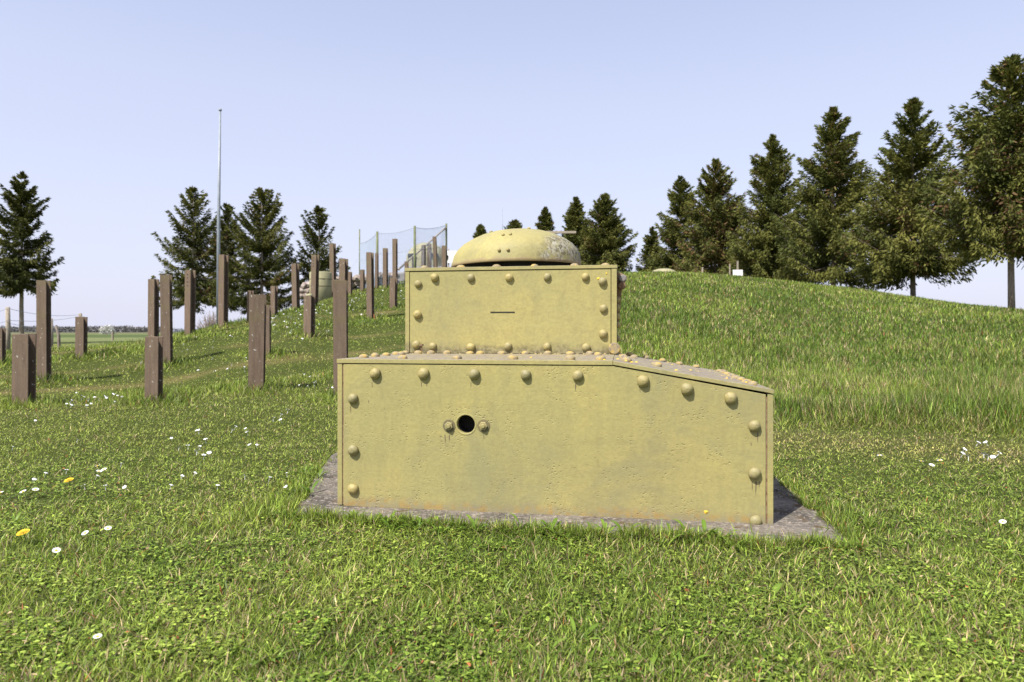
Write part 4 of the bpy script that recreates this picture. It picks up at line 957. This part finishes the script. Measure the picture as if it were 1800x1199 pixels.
def dandelion(px, py, lab, sc=1.0):
    x, y = gp(px, py); t = thing('dandelion', lab, 'dandelion', (x, y, float(hfun(x, y))), 0, 'yellow dandelions in the lawn'); t.scale = (sc,)*3; t.rotation_euler = (.25, -.15, 0)
    h = .045; p = MB()
    for ring, (r, dz, n) in enumerate(((.021, .0, 26), (.016, .004, 20), (.010, .007, 14))):
        for k in range(n):
            a = 2*math.pi*k/n+ring*.1; w_ = .11; p.add([(.003*math.cos(a), .003*math.sin(a), h+dz*.5), (r*math.cos(a-w_), r*math.sin(a-w_), h+dz+.003), (r*math.cos(a+w_), r*math.sin(a+w_), h+dz+.003)], [(0, 1, 2)])
    p.build('flower_head', m_yc, t); s = MB(); s.tube([(0, 0, -.01), (0, 0, h)], .0018, 6); s.build('stem', m_stem, t)
dandelion(126, 860, 'upper of two yellow dandelions at the left of the lawn', 1.1)
dandelion(48, 957, 'lower of two yellow dandelions at the left of the lawn', 1.1)
# daisies farther off: one small mesh each
fm = MB(); n = 9; fm.add([(math.cos(2*math.pi*k/n), math.sin(2*math.pi*k/n), 1.6+(.25 if k % 2 else 0)) for k in range(n)]+[(0, 0, 1.95)], [(k, (k+1) % n, n) for k in range(n)])
fm.tube([(0, 0, -.5), (0, 0, 1.6)], .08, 4, False); fme = fm.mesh('daisy'); fme.materials.append(m_petal)
def daisy_far(px, py, r, lab, grp):
    Y = hit(px, py, 3.5)
    if Y is None: return
    x = (px-900)/FPX*Y
    if 0 < 0: return
    o = bpy.data.objects.new('daisy', fme); C.objects.link(o); o.location = (x, Y, float(hfun(x, Y))+.035); r *= .85; o.scale = (r, r, r); o.rotation_euler = (random.uniform(.1, .7), random.uniform(-.3, .3), random.random()*6)
    tag(o, lab, 'daisy', grp)
rd = random.Random(5)
for k in range(9): daisy_far(1720+rd.gauss(0, 24), 817+rd.gauss(0, 11), .018, 'daisy in the loose group by the tall grass at the right edge', 'daisies at the foot of the right bank')
for cx, cy, sx, sy, n, r in ((135, 709, 26, 6, 17, .018), (195, 702, 15, 4, 8, .017), (550, 683, 12, 6, 9, .018), (415, 766, 18, 4, 5, .02), (375, 797, 26, 8, 8, .017), (495, 740, 18, 6, 4, .02)):
    for k in range(n): daisy_far(cx+rd.gauss(0, sx), cy+rd.gauss(0, sy), r*rd.uniform(.7, 1.15), 'small white daisy in the tufted grass on the lawn at left', 'daisies around the near rail posts')
for k in range(170):
    px = rd.uniform(470, 712); yl0 = np.interp(px, [470, 540, 600, 712], [560, 540, 520, 500]); py = yl0+abs(rd.gauss(0, 26))+3
    daisy_far(px, py, rd.uniform(.014, .028), 'tiny white daisy scattered on the upper slope between the rail posts', 'daisies on the upper slope')
for k in range(24): daisy_far(rd.uniform(20, 560), rd.uniform(735, 900), .013, 'lone white daisy scattered in the open lawn at left', 'daisies in the open lawn')
for k in range(30): daisy_far(rd.uniform(230, 470), rd.uniform(590, 660), rd.uniform(.012, .02), 'sparse white daisy on the lower slope left of the mossy post', 'daisies on the lower slope')
print('objects', len(C.objects))
